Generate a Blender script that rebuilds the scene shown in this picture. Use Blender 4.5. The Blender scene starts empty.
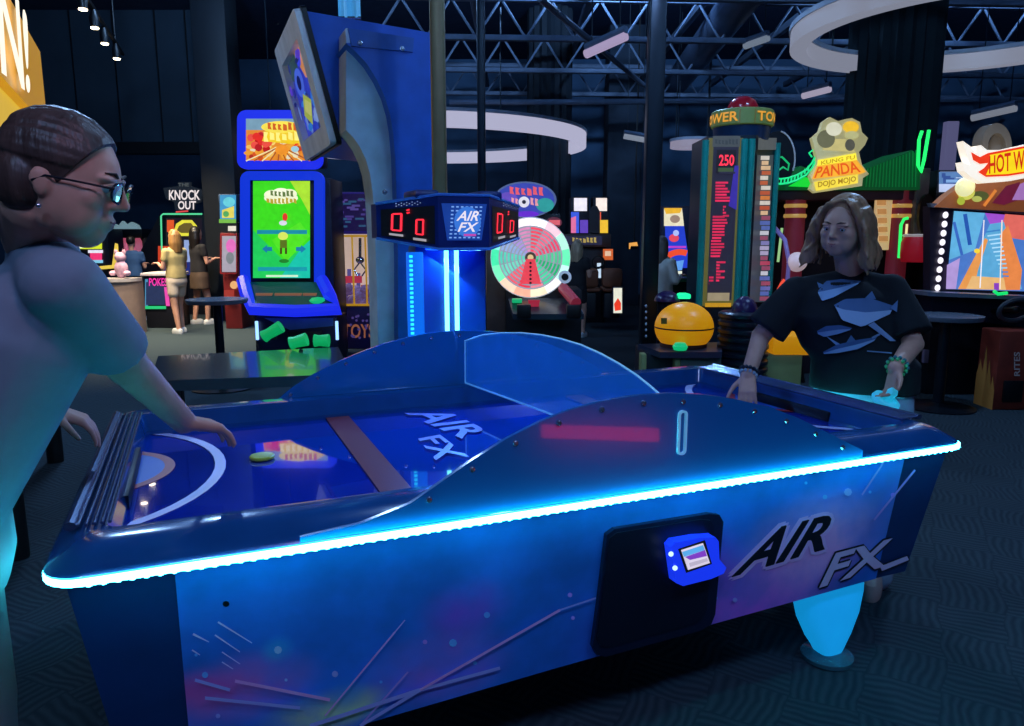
import bpy, bmesh, math, random
from mathutils import Vector, Matrix
from mathutils.bvhtree import BVHTree
random.seed(7)
S = bpy.context.scene
COL = S.collection
R = math.radians
# ------------------------------------------------------------------ camera, world, light, exposure
F, HZ, CH = 750.0, 236.0, 1.5
PITCH = math.atan((363 - HZ) / F)
cam_d = bpy.data.cameras.new('camera'); cam = bpy.data.objects.new('camera', cam_d); COL.objects.link(cam)
cam_d.sensor_width = 36; cam_d.sensor_fit = 'HORIZONTAL'; cam_d.lens = F / 1024 * 36; cam_d.clip_end = 100
cam.location = (0, 0, CH); cam.rotation_euler = (math.pi / 2 - PITCH, 0, 0)
S.camera = cam
S.view_settings.view_transform = 'Standard'; S.view_settings.look = 'None'
S.view_settings.exposure = 0.0; S.view_settings.gamma = 1.0; S.view_settings.use_curve_mapping = False
W = bpy.data.worlds.new('world'); S.world = W; W.use_nodes = True
W.node_tree.nodes['Background'].inputs[0].default_value = (0.02, 0.06, 0.12, 1)
W.node_tree.nodes['Background'].inputs[1].default_value = 0.3

def lamp(name, kind, loc, target, power, col, size=0.3, spot=60, blend=0.6):
    d = bpy.data.lights.new(name, kind); o = bpy.data.objects.new(name, d); COL.objects.link(o)
    d.energy = power; d.color = col
    if kind == 'AREA': d.shape = 'DISK'; d.size = size
    else: d.shadow_soft_size = size
    if kind == 'SPOT': d.spot_size = R(spot); d.spot_blend = blend
    o.location = loc
    o.rotation_euler = (Vector(target) - Vector(loc)).to_track_quat('-Z', 'Y').to_euler()
    return o
# added blue fill lamps, out of view, brightening the hall; shades built further down
FILL_LAMPS = [((-3.6, 6.6, 4.75), 400), ((3.2, 5.6, 4.75), 300), ((-1.2, -1.6, 4.5), 130), ((3.4, .6, 4.6), 110), ((.2, 3.2, 4.7), 120), ((-4.2, 10.4, 5.4), 420), ((1.4, 10.6, 5.4), 1050), ((6.4, 10.6, 5.4), 950)]
for l, p_ in FILL_LAMPS: lamp('fill_lamp', 'POINT', l, (l[0], l[1], 0), p_, (.30, .56, 1.0), .16)
# added fill spots for players, table and games; their cans are built further down
FILL_SPOTS = [((-0.2, -0.9, 3.7), (-0.6, 1.9, 1.0), 85, (0.33, 0.48, 1.0)),
        ((1.9, 0.2, 3.8), (1.2, 3.0, 1.3), 120, (0.22, 0.46, 1.0)),
        ((.35, .1, 3.5), (-0.85, 1.45, 1.45), 34, (1.0, 0.55, 0.85)),
        ((1.2, 6.2, 3.9), (2.6, 8.6, 0.8), 60, (0.35, 0.55, 1.0)),
        ((-1.0, 6.8, 3.9), (-0.6, 9.6, 0.6), 55, (0.25, 0.5, 1.0))]
for i, (l, t, p, c) in enumerate(FILL_SPOTS):
    lamp('fill_spot_lamp', 'SPOT', l, t, p, c, 0.12, 95, 0.9)
TRACK = [(-5.05, 9.4, 4.22), (-5.35, 10.2, 4.22), (-5.65, 11.0, 4.22), (-5.95, 11.9, 4.22)]
for i, l in enumerate(TRACK):
    lamp('track_lamp', 'SPOT', (l[0], l[1], l[2] - .12), (l[0] + .5 + .1 * i, l[1] + .6, 0), 700, (1.0, 0.80, 0.5), 0.06, 80, 0.8)

# ------------------------------------------------------------------ geometry of the view
_c, _s = math.cos(PITCH), math.sin(PITCH)
def ray(px, py):
    a, b = (px - 512) / F, -(py - 363) / F
    return Vector((a, _c + b * _s, -_s + b * _c))
def at(px, py, z=None, Y=None):
    D = ray(px, py)
    t = (z - CH) / D.z if z is not None else Y / D.y
    return Vector((0, 0, CH)) + D * t
# ------------------------------------------------------------------ colour and material
def lin(h):
    if isinstance(h, str):
        h = h.lstrip('#'); v = [int(h[i:i + 2], 16) / 255 for i in (0, 2, 4)]
    else: v = [x / 255 for x in h]
    return [x / 12.92 if x <= 0.04045 else ((x + 0.055) / 1.055) ** 2.4 for x in v]
MATS = {}
def mat(name, col='#808080', rough=0.5, metal=0.0, spec=0.5, vary=0.12, scale=8.0, bump=0.0, emit=None, es=0.0, trans=0.0, ior=1.45, coat=0.0, stretch=None, alpha=1.0):
    if name in MATS: return MATS[name]
    m = bpy.data.materials.new(name); m.use_nodes = True
    nt = m.node_tree; b = nt.nodes['Principled BSDF']; L = nt.links.new
    c = lin(col)
    tc = nt.nodes.new('ShaderNodeTexCoord')
    src = tc.outputs['Object']
    if stretch:
        mp = nt.nodes.new('ShaderNodeMapping'); mp.inputs['Scale'].default_value = stretch; L(src, mp.inputs[0]); src = mp.outputs[0]
    n = nt.nodes.new('ShaderNodeTexNoise'); n.inputs['Scale'].default_value = scale; n.inputs['Detail'].default_value = 4
    L(src, n.inputs['Vector'])
    r = nt.nodes.new('ShaderNodeValToRGB')
    r.color_ramp.elements[0].position = .3; r.color_ramp.elements[1].position = .7
    r.color_ramp.elements[0].color = (*[x * (1 - vary) for x in c], 1); r.color_ramp.elements[1].color = (*[min(1, x * (1 + vary)) for x in c], 1)
    L(n.outputs['Fac'], r.inputs[0]); L(r.outputs[0], b.inputs['Base Color'])
    b.inputs['Roughness'].default_value = rough; b.inputs['Metallic'].default_value = metal
    b.inputs['Specular IOR Level'].default_value = spec; b.inputs['IOR'].default_value = ior
    b.inputs['Transmission Weight'].default_value = trans; b.inputs['Coat Weight'].default_value = coat; b.inputs['Alpha'].default_value = alpha
    if emit:
        b.inputs['Emission Color'].default_value = (*lin(emit), 1); b.inputs['Emission Strength'].default_value = es
    if bump:
        bp = nt.nodes.new('ShaderNodeBump'); bp.inputs['Strength'].default_value = bump; bp.inputs['Distance'].default_value = .01
        L(n.outputs['Fac'], bp.inputs['Height']); L(bp.outputs[0], b.inputs['Normal'])
    MATS[name] = m
    return m
def glow(col, es=1.0):
    return mat('glow_%s_%g' % (col.lstrip('#'), es), '#101010', .4, vary=0, emit=col, es=es)
def art_mat(kind):
    if kind in MATS: return MATS[kind]
    m = bpy.data.materials.new(kind); m.use_nodes = True
    nt = m.node_tree; b = nt.nodes['Principled BSDF']
    a = nt.nodes.new('ShaderNodeAttribute'); a.attribute_name = 'Col'
    if kind == 'lit_print':
        b.inputs['Base Color'].default_value = (.01, .01, .01, 1); b.inputs['Roughness'].default_value = .35
        n = nt.nodes.new('ShaderNodeTexNoise'); n.inputs['Scale'].default_value = 14; n.inputs['Detail'].default_value = 5
        tc = nt.nodes.new('ShaderNodeTexCoord'); nt.links.new(tc.outputs['Object'], n.inputs['Vector'])
        mr = nt.nodes.new('ShaderNodeMapRange'); mr.inputs['From Min'].default_value = .3; mr.inputs['From Max'].default_value = .7
        mr.inputs['To Min'].default_value = .92; mr.inputs['To Max'].default_value = 1.08
        nt.links.new(n.outputs['Fac'], mr.inputs[0]); nt.links.new(mr.outputs[0], b.inputs['Emission Strength'])
        nt.links.new(a.outputs['Color'], b.inputs['Emission Color'])
    else:
        nt.links.new(a.outputs['Color'], b.inputs['Base Color']); b.inputs['Roughness'].default_value = .35 if kind == 'gloss_print' else .8
    MATS[kind] = m
    return m
# ------------------------------------------------------------------ mesh builder
class MB:
    def __init__(self): self.v = []; self.f = []
    def add(self, vs, fs):
        o = len(self.v); self.v += [tuple(p) for p in vs]; self.f += [tuple(i + o for i in q) for q in fs]; return self
    def box(self, a, b):
        x0, y0, z0 = a; x1, y1, z1 = b
        return self.add([(x0, y0, z0), (x1, y0, z0), (x1, y1, z0), (x0, y1, z0), (x0, y0, z1), (x1, y0, z1), (x1, y1, z1), (x0, y1, z1)],
                        [(3, 2, 1, 0), (4, 5, 6, 7), (0, 1, 5, 4), (1, 2, 6, 5), (2, 3, 7, 6), (3, 0, 4, 7)])
    def rbox(self, a, b, r=.01, seg=2):
        bm = bmesh.new(); bmesh.ops.create_cube(bm, size=1)
        a, b = Vector(a), Vector(b); c = (a + b) / 2; d = b - a
        for v in bm.verts: v.co = Vector((v.co.x * d.x, v.co.y * d.y, v.co.z * d.z)) + c
        r = min(r, .45 * min(abs(d.x), abs(d.y), abs(d.z)))
        bmesh.ops.bevel(bm, geom=bm.edges[:], offset=r, segments=seg, affect='EDGES', profile=.5)
        bmesh.ops.recalc_face_normals(bm, faces=bm.faces[:])
        bm.verts.index_update()
        self.add([v.co for v in bm.verts], [[v.index for v in f.verts] for f in bm.faces]); bm.free(); return self
    def tube(self, pts, r, n=12, caps=True, flat=1.0, upv=None):
        pts = [Vector(p) for p in pts]; k = len(pts)
        rs = r if isinstance(r, (list, tuple)) else [r] * k
        vs, fs = [], []; prev = None
        for i, p in enumerate(pts):
            d = (pts[min(i + 1, k - 1)] - pts[max(i - 1, 0)]).normalized()
            if prev is None:
                u = Vector(upv) if upv else (Vector((0, 0, 1)) if abs(d.z) < .9 else Vector((1, 0, 0)))
                x = d.cross(u).normalized()
            else:
                x = (prev - d * prev.dot(d)).normalized()
            prev = x; y = d.cross(x)
            for j in range(n):
                a = 2 * math.pi * j / n
                vs.append(p + x * math.cos(a) * rs[i] + y * math.sin(a) * rs[i] * flat)
        for i in range(k - 1):
            for j in range(n):
                fs.append((i * n + j, i * n + (j + 1) % n, (i + 1) * n + (j + 1) % n, (i + 1) * n + j))
        if caps: fs.append(tuple(reversed(range(n)))); fs.append(tuple(range((k - 1) * n, k * n)))
        return self.add(vs, fs)
    def cyl(self, p0, p1, r0, r1=None, n=20):
        return self.tube([p0, p1], [r0, r0 if r1 is None else r1], n)
    def ell(self, c, rad, rot=None, n=16, m=10):
        c = Vector(c); vs = []; fs = []
        for i in range(m + 1):
            th = math.pi * i / m
            for j in range(n):
                ph = 2 * math.pi * j / n
                q = Vector((rad[0] * math.sin(th) * math.cos(ph), rad[1] * math.sin(th) * math.sin(ph), rad[2] * math.cos(th)))
                if rot is not None: q = rot @ q
                vs.append(c + q)
        for i in range(m):
            for j in range(n):
                fs.append((i * n + j, (i + 1) * n + j, (i + 1) * n + (j + 1) % n, i * n + (j + 1) % n))
        return self.add(vs, fs)
    def cap(self, p0, p1, r0, r1, n=14):
        p0, p1 = Vector(p0), Vector(p1); d = (p1 - p0); l = d.length or 1e-6; d = d / l
        pts, rs = [], []
        for a in (-88, -65, -40, -15): pts.append(p0 + d * r0 * math.sin(R(a))); rs.append(r0 * math.cos(R(a)))
        for a in (15, 40, 65, 88): pts.append(p1 + d * r1 * math.sin(R(a))); rs.append(r1 * math.cos(R(a)))
        return self.tube(pts, rs, n)
    def lathe(self, prof, c=(0, 0, 0), n=28):
        c = Vector(c); vs = []; fs = []; k = len(prof)
        for (r, z) in prof:
            for j in range(n):
                a = 2 * math.pi * j / n; vs.append(c + Vector((r * math.cos(a), r * math.sin(a), z)))
        for i in range(k - 1):
            for j in range(n): fs.append((i * n + j, i * n + (j + 1) % n, (i + 1) * n + (j + 1) % n, (i + 1) * n + j))
        if prof[0][0] > 1e-5: fs.append(tuple(reversed(range(n))))
        if prof[-1][0] > 1e-5: fs.append(tuple(range((k - 1) * n, k * n)))
        return self.add(vs, fs)
    def prism(self, poly, d):
        poly = [Vector(p) for p in poly]; d = Vector(d); n = len(poly)
        vs = poly + [p + d for p in poly]
        fs = [tuple(range(n)), tuple(reversed(range(n, 2 * n)))] + [(i, i + n, (i + 1) % n + n, (i + 1) % n) for i in range(n)]
        return self.add(vs, fs)
    def ring(self, outer, inner, d):
        n = len(outer); d = Vector(d); o = [Vector(p) for p in outer]; i_ = [Vector(p) for p in inner]
        vs = o + i_ + [p + d for p in o] + [p + d for p in i_]; fs = []
        for k in range(n):
            q = (k + 1) % n
            fs += [(k, q, n + q, n + k), (2 * n + k, 3 * n + k, 3 * n + q, 2 * n + q), (k, 2 * n + k, 2 * n + q, q), (n + k, n + q, 3 * n + q, 3 * n + k)]
        return self.add(vs, fs)
    def loft(self, rings, caps=True):
        n = len(rings[0]); vs = [p for r in rings for p in r]; fs = []
        for i in range(len(rings) - 1):
            for j in range(n): fs.append((i * n + j, i * n + (j + 1) % n, (i + 1) * n + (j + 1) % n, (i + 1) * n + j))
        if caps: fs += [tuple(reversed(range(n))), tuple(range((len(rings) - 1) * n, len(rings) * n))]
        return self.add(vs, fs)
    def mesh(self, name):
        me = bpy.data.meshes.new(name); me.from_pydata([tuple(p) for p in self.v], [], self.f)
        bm = bmesh.new(); bm.from_mesh(me); bmesh.ops.recalc_face_normals(bm, faces=bm.faces[:]); bm.to_mesh(me); bm.free()
        return me
def obj(name, mb, m, parent=None, smooth=35, loc=None):
    me = mb if isinstance(mb, bpy.types.Mesh) else mb.mesh(name)
    o = bpy.data.objects.new(name, me); COL.objects.link(o)
    if m and not me.materials: me.materials.append(m)
    if smooth and not isinstance(mb, bpy.types.Mesh):
        me.polygons.foreach_set('use_smooth', [True] * len(me.polygons))
        me.set_sharp_from_angle(angle=R(smooth))
    if parent: o.parent = parent
    if loc is not None: o.location = loc
    return o
def tag(o, label, cat, group=None):
    o['label'] = label; o['category'] = cat
    if group: o['group'] = group
    return o
def struct(o, label=None):
    o['kind'] = 'structure'
    if label: o['label'] = label
    return o
def thing(name, label, cat, loc=(0, 0, 0), rz=0, group=None):
    o = bpy.data.objects.new(name, None); COL.objects.link(o); o.empty_display_size = .1
    o.location = loc; o.rotation_euler = (0, 0, rz)
    return tag(o, label, cat, group)
def rrect(x0, y0, x1, y1, r, n=5):
    pts = []
    for cx, cy, a0 in ((x1 - r, y0 + r, -90), (x1 - r, y1 - r, 0), (x0 + r, y1 - r, 90), (x0 + r, y0 + r, 180)):
        for i in range(n + 1):
            a = R(a0 + 90 * i / n); pts.append((cx + r * math.cos(a), cy + r * math.sin(a)))
    return pts
_tcache = {}
def text_tris(s):
    if s in _tcache: return _tcache[s]
    cu = bpy.data.curves.new('t', 'FONT'); cu.body = s; cu.size = 1; cu.fill_mode = 'FRONT'; cu.offset = .02; cu.resolution_u = 3
    o = bpy.data.objects.new('t', cu); COL.objects.link(o)
    me = bpy.data.meshes.new_from_object(o.evaluated_get(bpy.context.evaluated_depsgraph_get()))
    vs = [(v.co.x, v.co.y) for v in me.vertices]; fs = [tuple(p.vertices) for p in me.polygons]
    bpy.data.objects.remove(o); bpy.data.curves.remove(cu); bpy.data.meshes.remove(me)
    x0 = min(v[0] for v in vs); x1 = max(v[0] for v in vs); y0 = min(v[1] for v in vs); y1 = max(v[1] for v in vs)
    vs = [((x - x0) / (x1 - x0), (y - y0) / (y1 - y0)) for x, y in vs]
    _tcache[s] = (vs, fs); return _tcache[s]
class Art:
    """flat coloured print: shapes in 2-D, laid on a surface by a mapping function"""
    def __init__(self, strength=1.0, eps=.0015): self.sh = []; self.k = strength; self.eps = eps
    def poly(self, pts, col, k=1.0): self.sh.append((list(pts), [tuple(range(len(pts)))], col, k)); return self
    def rect(self, x0, y0, x1, y1, col, k=1.0): return self.poly([(x0, y0), (x1, y0), (x1, y1), (x0, y1)], col, k)
    def rrect(self, x0, y0, x1, y1, r, col, k=1.0): return self.poly(rrect(x0, y0, x1, y1, r), col, k)
    def ell(self, cx, cy, rx, ry, col, k=1.0, n=20):
        return self.poly([(cx + rx * math.cos(2 * math.pi * i / n), cy + ry * math.sin(2 * math.pi * i / n)) for i in range(n)], col, k)
    def line(self, x0, y0, x1, y1, w, col, k=1.0, w1=None):
        dx, dy = x1 - x0, y1 - y0; l = math.hypot(dx, dy) or 1; nx, ny = -dy / l / 2, dx / l / 2; w1 = w if w1 is None else w1
        return self.poly([(x0 + nx * w, y0 + ny * w), (x1 + nx * w1, y1 + ny * w1), (x1 - nx * w1, y1 - ny * w1), (x0 - nx * w, y0 - ny * w)], col, k)
    def arc(self, cx, cy, r0, r1, a0, a1, col, k=1.0, n=16, asp=1.0):
        p = [(cx + r1 * math.cos(R(a0 + (a1 - a0) * i / n)), cy + r1 * asp * math.sin(R(a0 + (a1 - a0) * i / n))) for i in range(n + 1)]
        q = [(cx + r0 * math.cos(R(a0 + (a1 - a0) * i / n)), cy + r0 * asp * math.sin(R(a0 + (a1 - a0) * i / n))) for i in range(n + 1)]
        m = n + 1
        self.sh.append((p + q, [(i, i + 1, m + i + 1, m + i) for i in range(n)], col, k)); return self
    def text(self, s, quad, col, k=1.0):
        """quad: corners bottom-left, bottom-right, top-right, top-left in the art's own 2-D frame"""
        vs, fs = text_tris(s); a, b, c, d = quad; out = []
        for x, y in vs:
            out.append(tuple((1 - x) * (1 - y) * a[i] + x * (1 - y) * b[i] + x * y * c[i] + (1 - x) * y * d[i] for i in (0, 1)))
        self.sh.append((out, fs, col, k)); return self
    def word(self, s, x0, y0, x1, y1, col, k=1.0, shear=0.0, drop=0.0):
        """word in a box given in pixels (y down): x0,y0 top left, x1,y1 bottom right"""
        sh = shear * (y1 - y0)
        return self.text(s, [(x0, y1), (x1, y1 + drop), (x1 + sh, y0 + drop), (x0 + sh, y0)], col, k)
    def scrawl(self, x0, y0, x1, y1, n, col, k=1.0, seed=1):
        rnd = random.Random(seed); w = (x1 - x0) / n
        for i in range(n):
            a = x0 + i * w; t = y0 + rnd.uniform(0, .25) * (y1 - y0); b = y1 - rnd.uniform(0, .2) * (y1 - y0)
            self.poly([(a + w * .1, t), (a + w * .8, t + (b - t) * rnd.uniform(0, .2)), (a + w * rnd.uniform(.55, .9), (t + b) / 2), (a + w * .9, b), (a + w * .15, b - (b - t) * rnd.uniform(0, .2))], col, k)
        return self
    def build(self, name, mp, parent, kind='lit_print'):
        vs, fs, cs = [], [], []
        for i, (pts, faces, col, k) in enumerate(self.sh):
            o = len(vs); vs += [tuple(mp(x, y, i * self.eps)) for x, y in pts]
            c = [x * k * self.k for x in lin(col)]
            for q in faces: fs.append(tuple(j + o for j in q)); cs.append((c, len(q)))
        me = bpy.data.meshes.new(name); me.from_pydata(vs, [], fs)
        at_ = me.color_attributes.new('Col', 'FLOAT_COLOR', 'CORNER'); data = []
        for p, (c, n) in zip(me.polygons, cs): data += [*c, 1.0] * n
        at_.data.foreach_set('color', data)
        me.materials.append(art_mat(kind))
        return obj(name, me, None, parent)
class Cab:
    """a cabinet traced on its front plane at depth Y: pixel -> local point, its own Empty at its base"""
    def __init__(self, name, label, cat, px, Y, group=None, z=0):
        self.Y = Y; b = at(px, 300, Y=Y); self.base = Vector((b.x, Y, z))
        self.e = thing(name, label, cat, self.base, group=group)
    def P(self, px, py, dy=0.0): return at(px, py, Y=self.Y + dy) - self.base
    def z(self, py, px=512): return self.P(px, py).z
    def box(self, x0, y0, x1, y1, d0=0, d1=.5, r=.012, mb=None):
        a, b = self.P((x0 + x1) / 2, y0, d0), self.P((x0 + x1) / 2, y1, d0); m = (y0 + y1) / 2
        X0, X1 = self.P(x0, m, d0).x, self.P(x1, m, d0).x
        z0, z1 = b.z, a.z
        mb = mb or MB(); return mb.rbox((X0, d0, z0), (X1, d1, z1), r)
    def prism(self, pts, d0=0, d1=.1, mb=None):
        mb = mb or MB(); return mb.prism([self.P(x, y, d0) for x, y in pts], (0, d1 - d0, 0))
    def frame(self, x0, y0, x1, y1, w, r, d0=0, d1=.1, mb=None):
        mb = mb or MB()
        return mb.ring([self.P(x, y, d0) for x, y in rrect(x0, y0, x1, y1, r)], [self.P(x, y, d0) for x, y in rrect(x0 + w, y0 + w, x1 - w, y1 - w, max(r - w, .4))], (0, d1 - d0, 0))
    def tube(self, pts, rpx, d0=0, n=8, mb=None):
        mb = mb or MB(); return mb.tube([self.P(x, y, d0) for x, y in pts], rpx * self.Y / F, n)
    def down(self, x0, y0, x1, d0=0, d1=.5, r=.012):
        """a box from pixel row y0 down to the floor"""
        X0, X1 = self.P(x0, y0, d0).x, self.P(x1, y0, d0).x
        return MB().rbox((X0, d0, 0), (X1, d1, self.P((x0 + x1) / 2, y0, d0).z), r)
    def part(self, name, mb, m, parent=None, smooth=35): return obj(name, mb, m, parent or self.e, smooth)
    def art(self, name, A, d=0.0, parent=None, kind='lit_print'):
        return A.build(name, lambda x, y, e: self.P(x, y, d - e), parent or self.e, kind)
BLACK = mat('black_paint', '#07090c', .45)
DARKBLUE = mat('dark_blue_paint', '#0a1a38', .4)
# ------------------------------------------------------------------ the setting
def carpet():
    m = bpy.data.materials.new('carpet'); m.use_nodes = True; nt = m.node_tree; b = nt.nodes['Principled BSDF']; L = nt.links.new
    tc = nt.nodes.new('ShaderNodeTexCoord'); nz = nt.nodes.new('ShaderNodeTexNoise'); nz.inputs['Scale'].default_value = 2.2; nz.inputs['Detail'].default_value = 2
    L(tc.outputs['Object'], nz.inputs['Vector'])
    mx = nt.nodes.new('ShaderNodeMixRGB'); mx.inputs[0].default_value = .14; L(tc.outputs['Object'], mx.inputs[1]); L(nz.outputs['Color'], mx.inputs[2])
    rot = nt.nodes.new('ShaderNodeMapping'); rot.inputs['Rotation'].default_value = (0, 0, R(28)); L(mx.outputs[0], rot.inputs[0])
    ck = nt.nodes.new('ShaderNodeTexChecker'); ck.inputs['Scale'].default_value = 5.0
    ck.inputs['Color1'].default_value = (1, 1, 1, 1); ck.inputs['Color2'].default_value = (0, 0, 0, 1); L(rot.outputs[0], ck.inputs[0])
    ws = []
    for d in ('X', 'Y'):
        w = nt.nodes.new('ShaderNodeTexWave'); w.bands_direction = d; w.inputs['Scale'].default_value = 11; w.inputs['Distortion'].default_value = 2.5; w.inputs['Detail'].default_value = 3
        L(rot.outputs[0], w.inputs['Vector']); ws.append(w)
    mm = nt.nodes.new('ShaderNodeMixRGB'); L(ck.outputs[0], mm.inputs[0]); L(ws[0].outputs['Color'], mm.inputs[1]); L(ws[1].outputs['Color'], mm.inputs[2])
    pn = nt.nodes.new('ShaderNodeTexNoise'); pn.inputs['Scale'].default_value = 160; L(tc.outputs['Object'], pn.inputs['Vector'])
    m2 = nt.nodes.new('ShaderNodeMixRGB'); m2.blend_type = 'MULTIPLY'; m2.inputs[0].default_value = .6; L(mm.outputs[0], m2.inputs[1]); L(pn.outputs['Color'], m2.inputs[2])
    r = nt.nodes.new('ShaderNodeValToRGB'); r.color_ramp.elements[0].color = (*lin('#27333b'), 1); r.color_ramp.elements[1].color = (*lin('#36434a'), 1)
    r.color_ramp.elements[0].position = .0; r.color_ramp.elements[1].position = .75
    L(m2.outputs[0], r.inputs[0]); L(r.outputs[0], b.inputs['Base Color']); b.inputs['Roughness'].default_value = .95; b.inputs['Specular IOR Level'].default_value = .15
    bp = nt.nodes.new('ShaderNodeBump'); bp.inputs['Strength'].default_value = .35; bp.inputs['Distance'].default_value = .01; L(m2.outputs[0], bp.inputs['Height']); L(bp.outputs[0], b.inputs['Normal'])
    return m
X0, X1, Y0, Y1, ZC = -11.5, 11.5, -3.5, 19.5, 5.8
struct(obj('floor', MB().box((X0, Y0, -.1), (X1, Y1, 0)), carpet(), smooth=0))
NAVY = mat('navy_wall', '#3a5470', .85, spec=.2, vary=.15, scale=2)
struct(obj('wall_back', MB().box((X0, Y1, 0), (X1, Y1 + .15, ZC)), NAVY, smooth=0))
struct(obj('wall_left', MB().box((X0 - .15, Y0, 0), (X0, Y1, ZC)), NAVY, smooth=0))
struct(obj('wall_right', MB().box((X1, Y0, 0), (X1 + .15, Y1, ZC)), NAVY, smooth=0))
struct(obj('wall_front', MB().box((X0, Y0 - .15, 0), (X1, Y0, ZC)), NAVY, smooth=0))
struct(obj('ceiling', MB().box((X0, Y0, ZC), (X1, Y1, ZC + .1)), mat('ceiling_deck', '#2c3a54', .9, spec=.1), smooth=0))
# bulkhead wall upper left with panel joints
a, b_ = at(28, 100, Y=15.4), at(236, 100, Y=15.4)
zb = at(120, 143, Y=15.4).z
wp = struct(obj('wall_bulkhead', MB().box((a.x, 15.4, zb), (b_.x, 15.7, ZC)), mat('bulkhead', '#2a3844', .85, spec=.2, scale=1.5), smooth=0))
for px in (76, 118, 160, 190):
    q = at(px, 100, Y=15.38); obj('panel_joint', MB().box((q.x - .012, 15.385, zb), (q.x + .012, 15.4, ZC)), BLACK, wp, 0)
obj('header_beam', MB().box((a.x, 15.2, zb - .22), (b_.x, 15.5, zb)), BLACK, wp, 0)
q = at(203, 84, Y=15.3)
tag(obj('wall_speaker', MB().rbox((q.x - .06, 15.25, q.z - .13), (q.x + .06, 15.4, q.z + .13), .02), mat('pale_grey', '#b8bcc4', .6)), 'small pale grey box high on the dark wall above the fighting game', 'speaker')
# posts and columns
def post(name, px0, px1, Y, m, lab, pleats=0, ztop=ZC):
    p0, p1 = at(px0, 236, Y=Y), at(px1, 236, Y=Y); w = (p1.x - p0.x) / 2; cx = (p0.x + p1.x) / 2
    if pleats:
        prof = []
        for i in range(pleats * 4):
            a_ = 2 * math.pi * i / (pleats * 4); rr = w * (.94 + .06 * math.cos(a_ * pleats))
            prof.append(Vector((cx + rr * math.cos(a_), Y + w + rr * math.sin(a_), 0)))
        mb = MB().prism(prof, (0, 0, ztop))
    else:
        mb = MB().rbox((cx - w, Y, 0), (cx + w, Y + 2 * w, ztop), .012)
    return struct(obj(name, mb, m, smooth=50), lab)
STEEL = mat('dark_steel', '#1c2630', .35, .6)
post('column', 857, 946, 8.95, mat('black_drape', '#141e24', .9, spec=.1), 'wide round column wrapped in black pleated drape behind the shark shirt player', 22)
post('column', 527, 572, 15.0, mat('dark_teal_column', '#0e1c28', .8), 'dark round column under the ring light behind the prize wheel', 16)
post('column', 606, 640, 16.4, mat('slate_column', '#1d2c3c', .8), 'slate blue square column beside the driving game with two white screens')
post('steel_post', 644, 660, 6.9, STEEL, 'dark square steel post beside the yellow dome')
post('steel_post', 478, 486, 7.2, STEEL, 'thin dark steel pole behind the scoreboard')
post('steel_post', 433, 447, 3.98, mat('warm_lit_steel', '#8a7c5c', .4, .5), 'square post with warm light in its colour behind the scoreboard')  # dark post; the warm light on its left edge put into the whole colour
post('column', 205, 238, 13.4, mat('ribbed_column', '#121a22', .6), 'dark column left of the tall green screen game')
# roof trusses, purlins, duct
TR = mat('truss_paint', '#55657c', .6, .2)
def truss(Y, z, xa, xb, ang=0.0):
    e = thing('roof_truss', 'dark open web roof truss crossing under the ceiling deck', 'truss', (0, Y, z), ang, group='open web roof trusses')
    e['kind'] = 'structure'
    for zz in (0, .55): obj('chord', MB().rbox((xa, -.05, zz - .04), (xb, .05, zz + .04), .01), TR, e)
    n = int((xb - xa) / .7)
    for i in range(n):
        x = xa + (xb - xa) * i / n; w = (xb - xa) / n
        obj('web_bar', MB().tube([(x, 0, 0), (x + w / 2, 0, .55)], .02, 6), TR, e); obj('web_bar', MB().tube([(x + w / 2, 0, .55), (x + w, 0, 0)], .02, 6), TR, e)
for i, (Y, z) in enumerate(((7.4, 4.3), (9.6, 4.35), (11.8, 4.4), (14.0, 4.4), (16.2, 4.4))):
    truss(Y, z, -2.0 if i else -1.2, 10.5, R(3))
for x in (-.6, 1.2, 3.0, 4.8, 6.6):
    struct(obj('ceiling_purlin', MB().rbox((x - .05, 6, 5.05), (x + .05, 19, 5.17), .01), TR), 'long dark ceiling purlin running away above the trusses')
DUCT = mat('duct_metal', '#50607a', .45, .5)
struct(obj('air_duct', MB().rbox((.4, 10.4, 4.75), (7.5, 11.0, 5.15), .04), DUCT), 'long rectangular air duct between the trusses')
struct(obj('air_duct', MB().tube([(1.4, 6.4, 4.75), (3.0, 8.2, 4.75), (3.6, 18, 4.75)], .26, 16), DUCT), 'round air duct running towards the back wall')
struct(obj('conduit', MB().tube([(-1.0, 12.5, 3.6), (9.5, 12.9, 3.72)], .045, 8), TR), 'thin straight conduit across the hall below the trusses')
struct(obj('conduit', MB().tube([(.3, 8.7, 4.05), (2.9, 15.5, 4.2), ], .04, 8), TR), 'thin diagonal conduit running back past the ring light')
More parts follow.
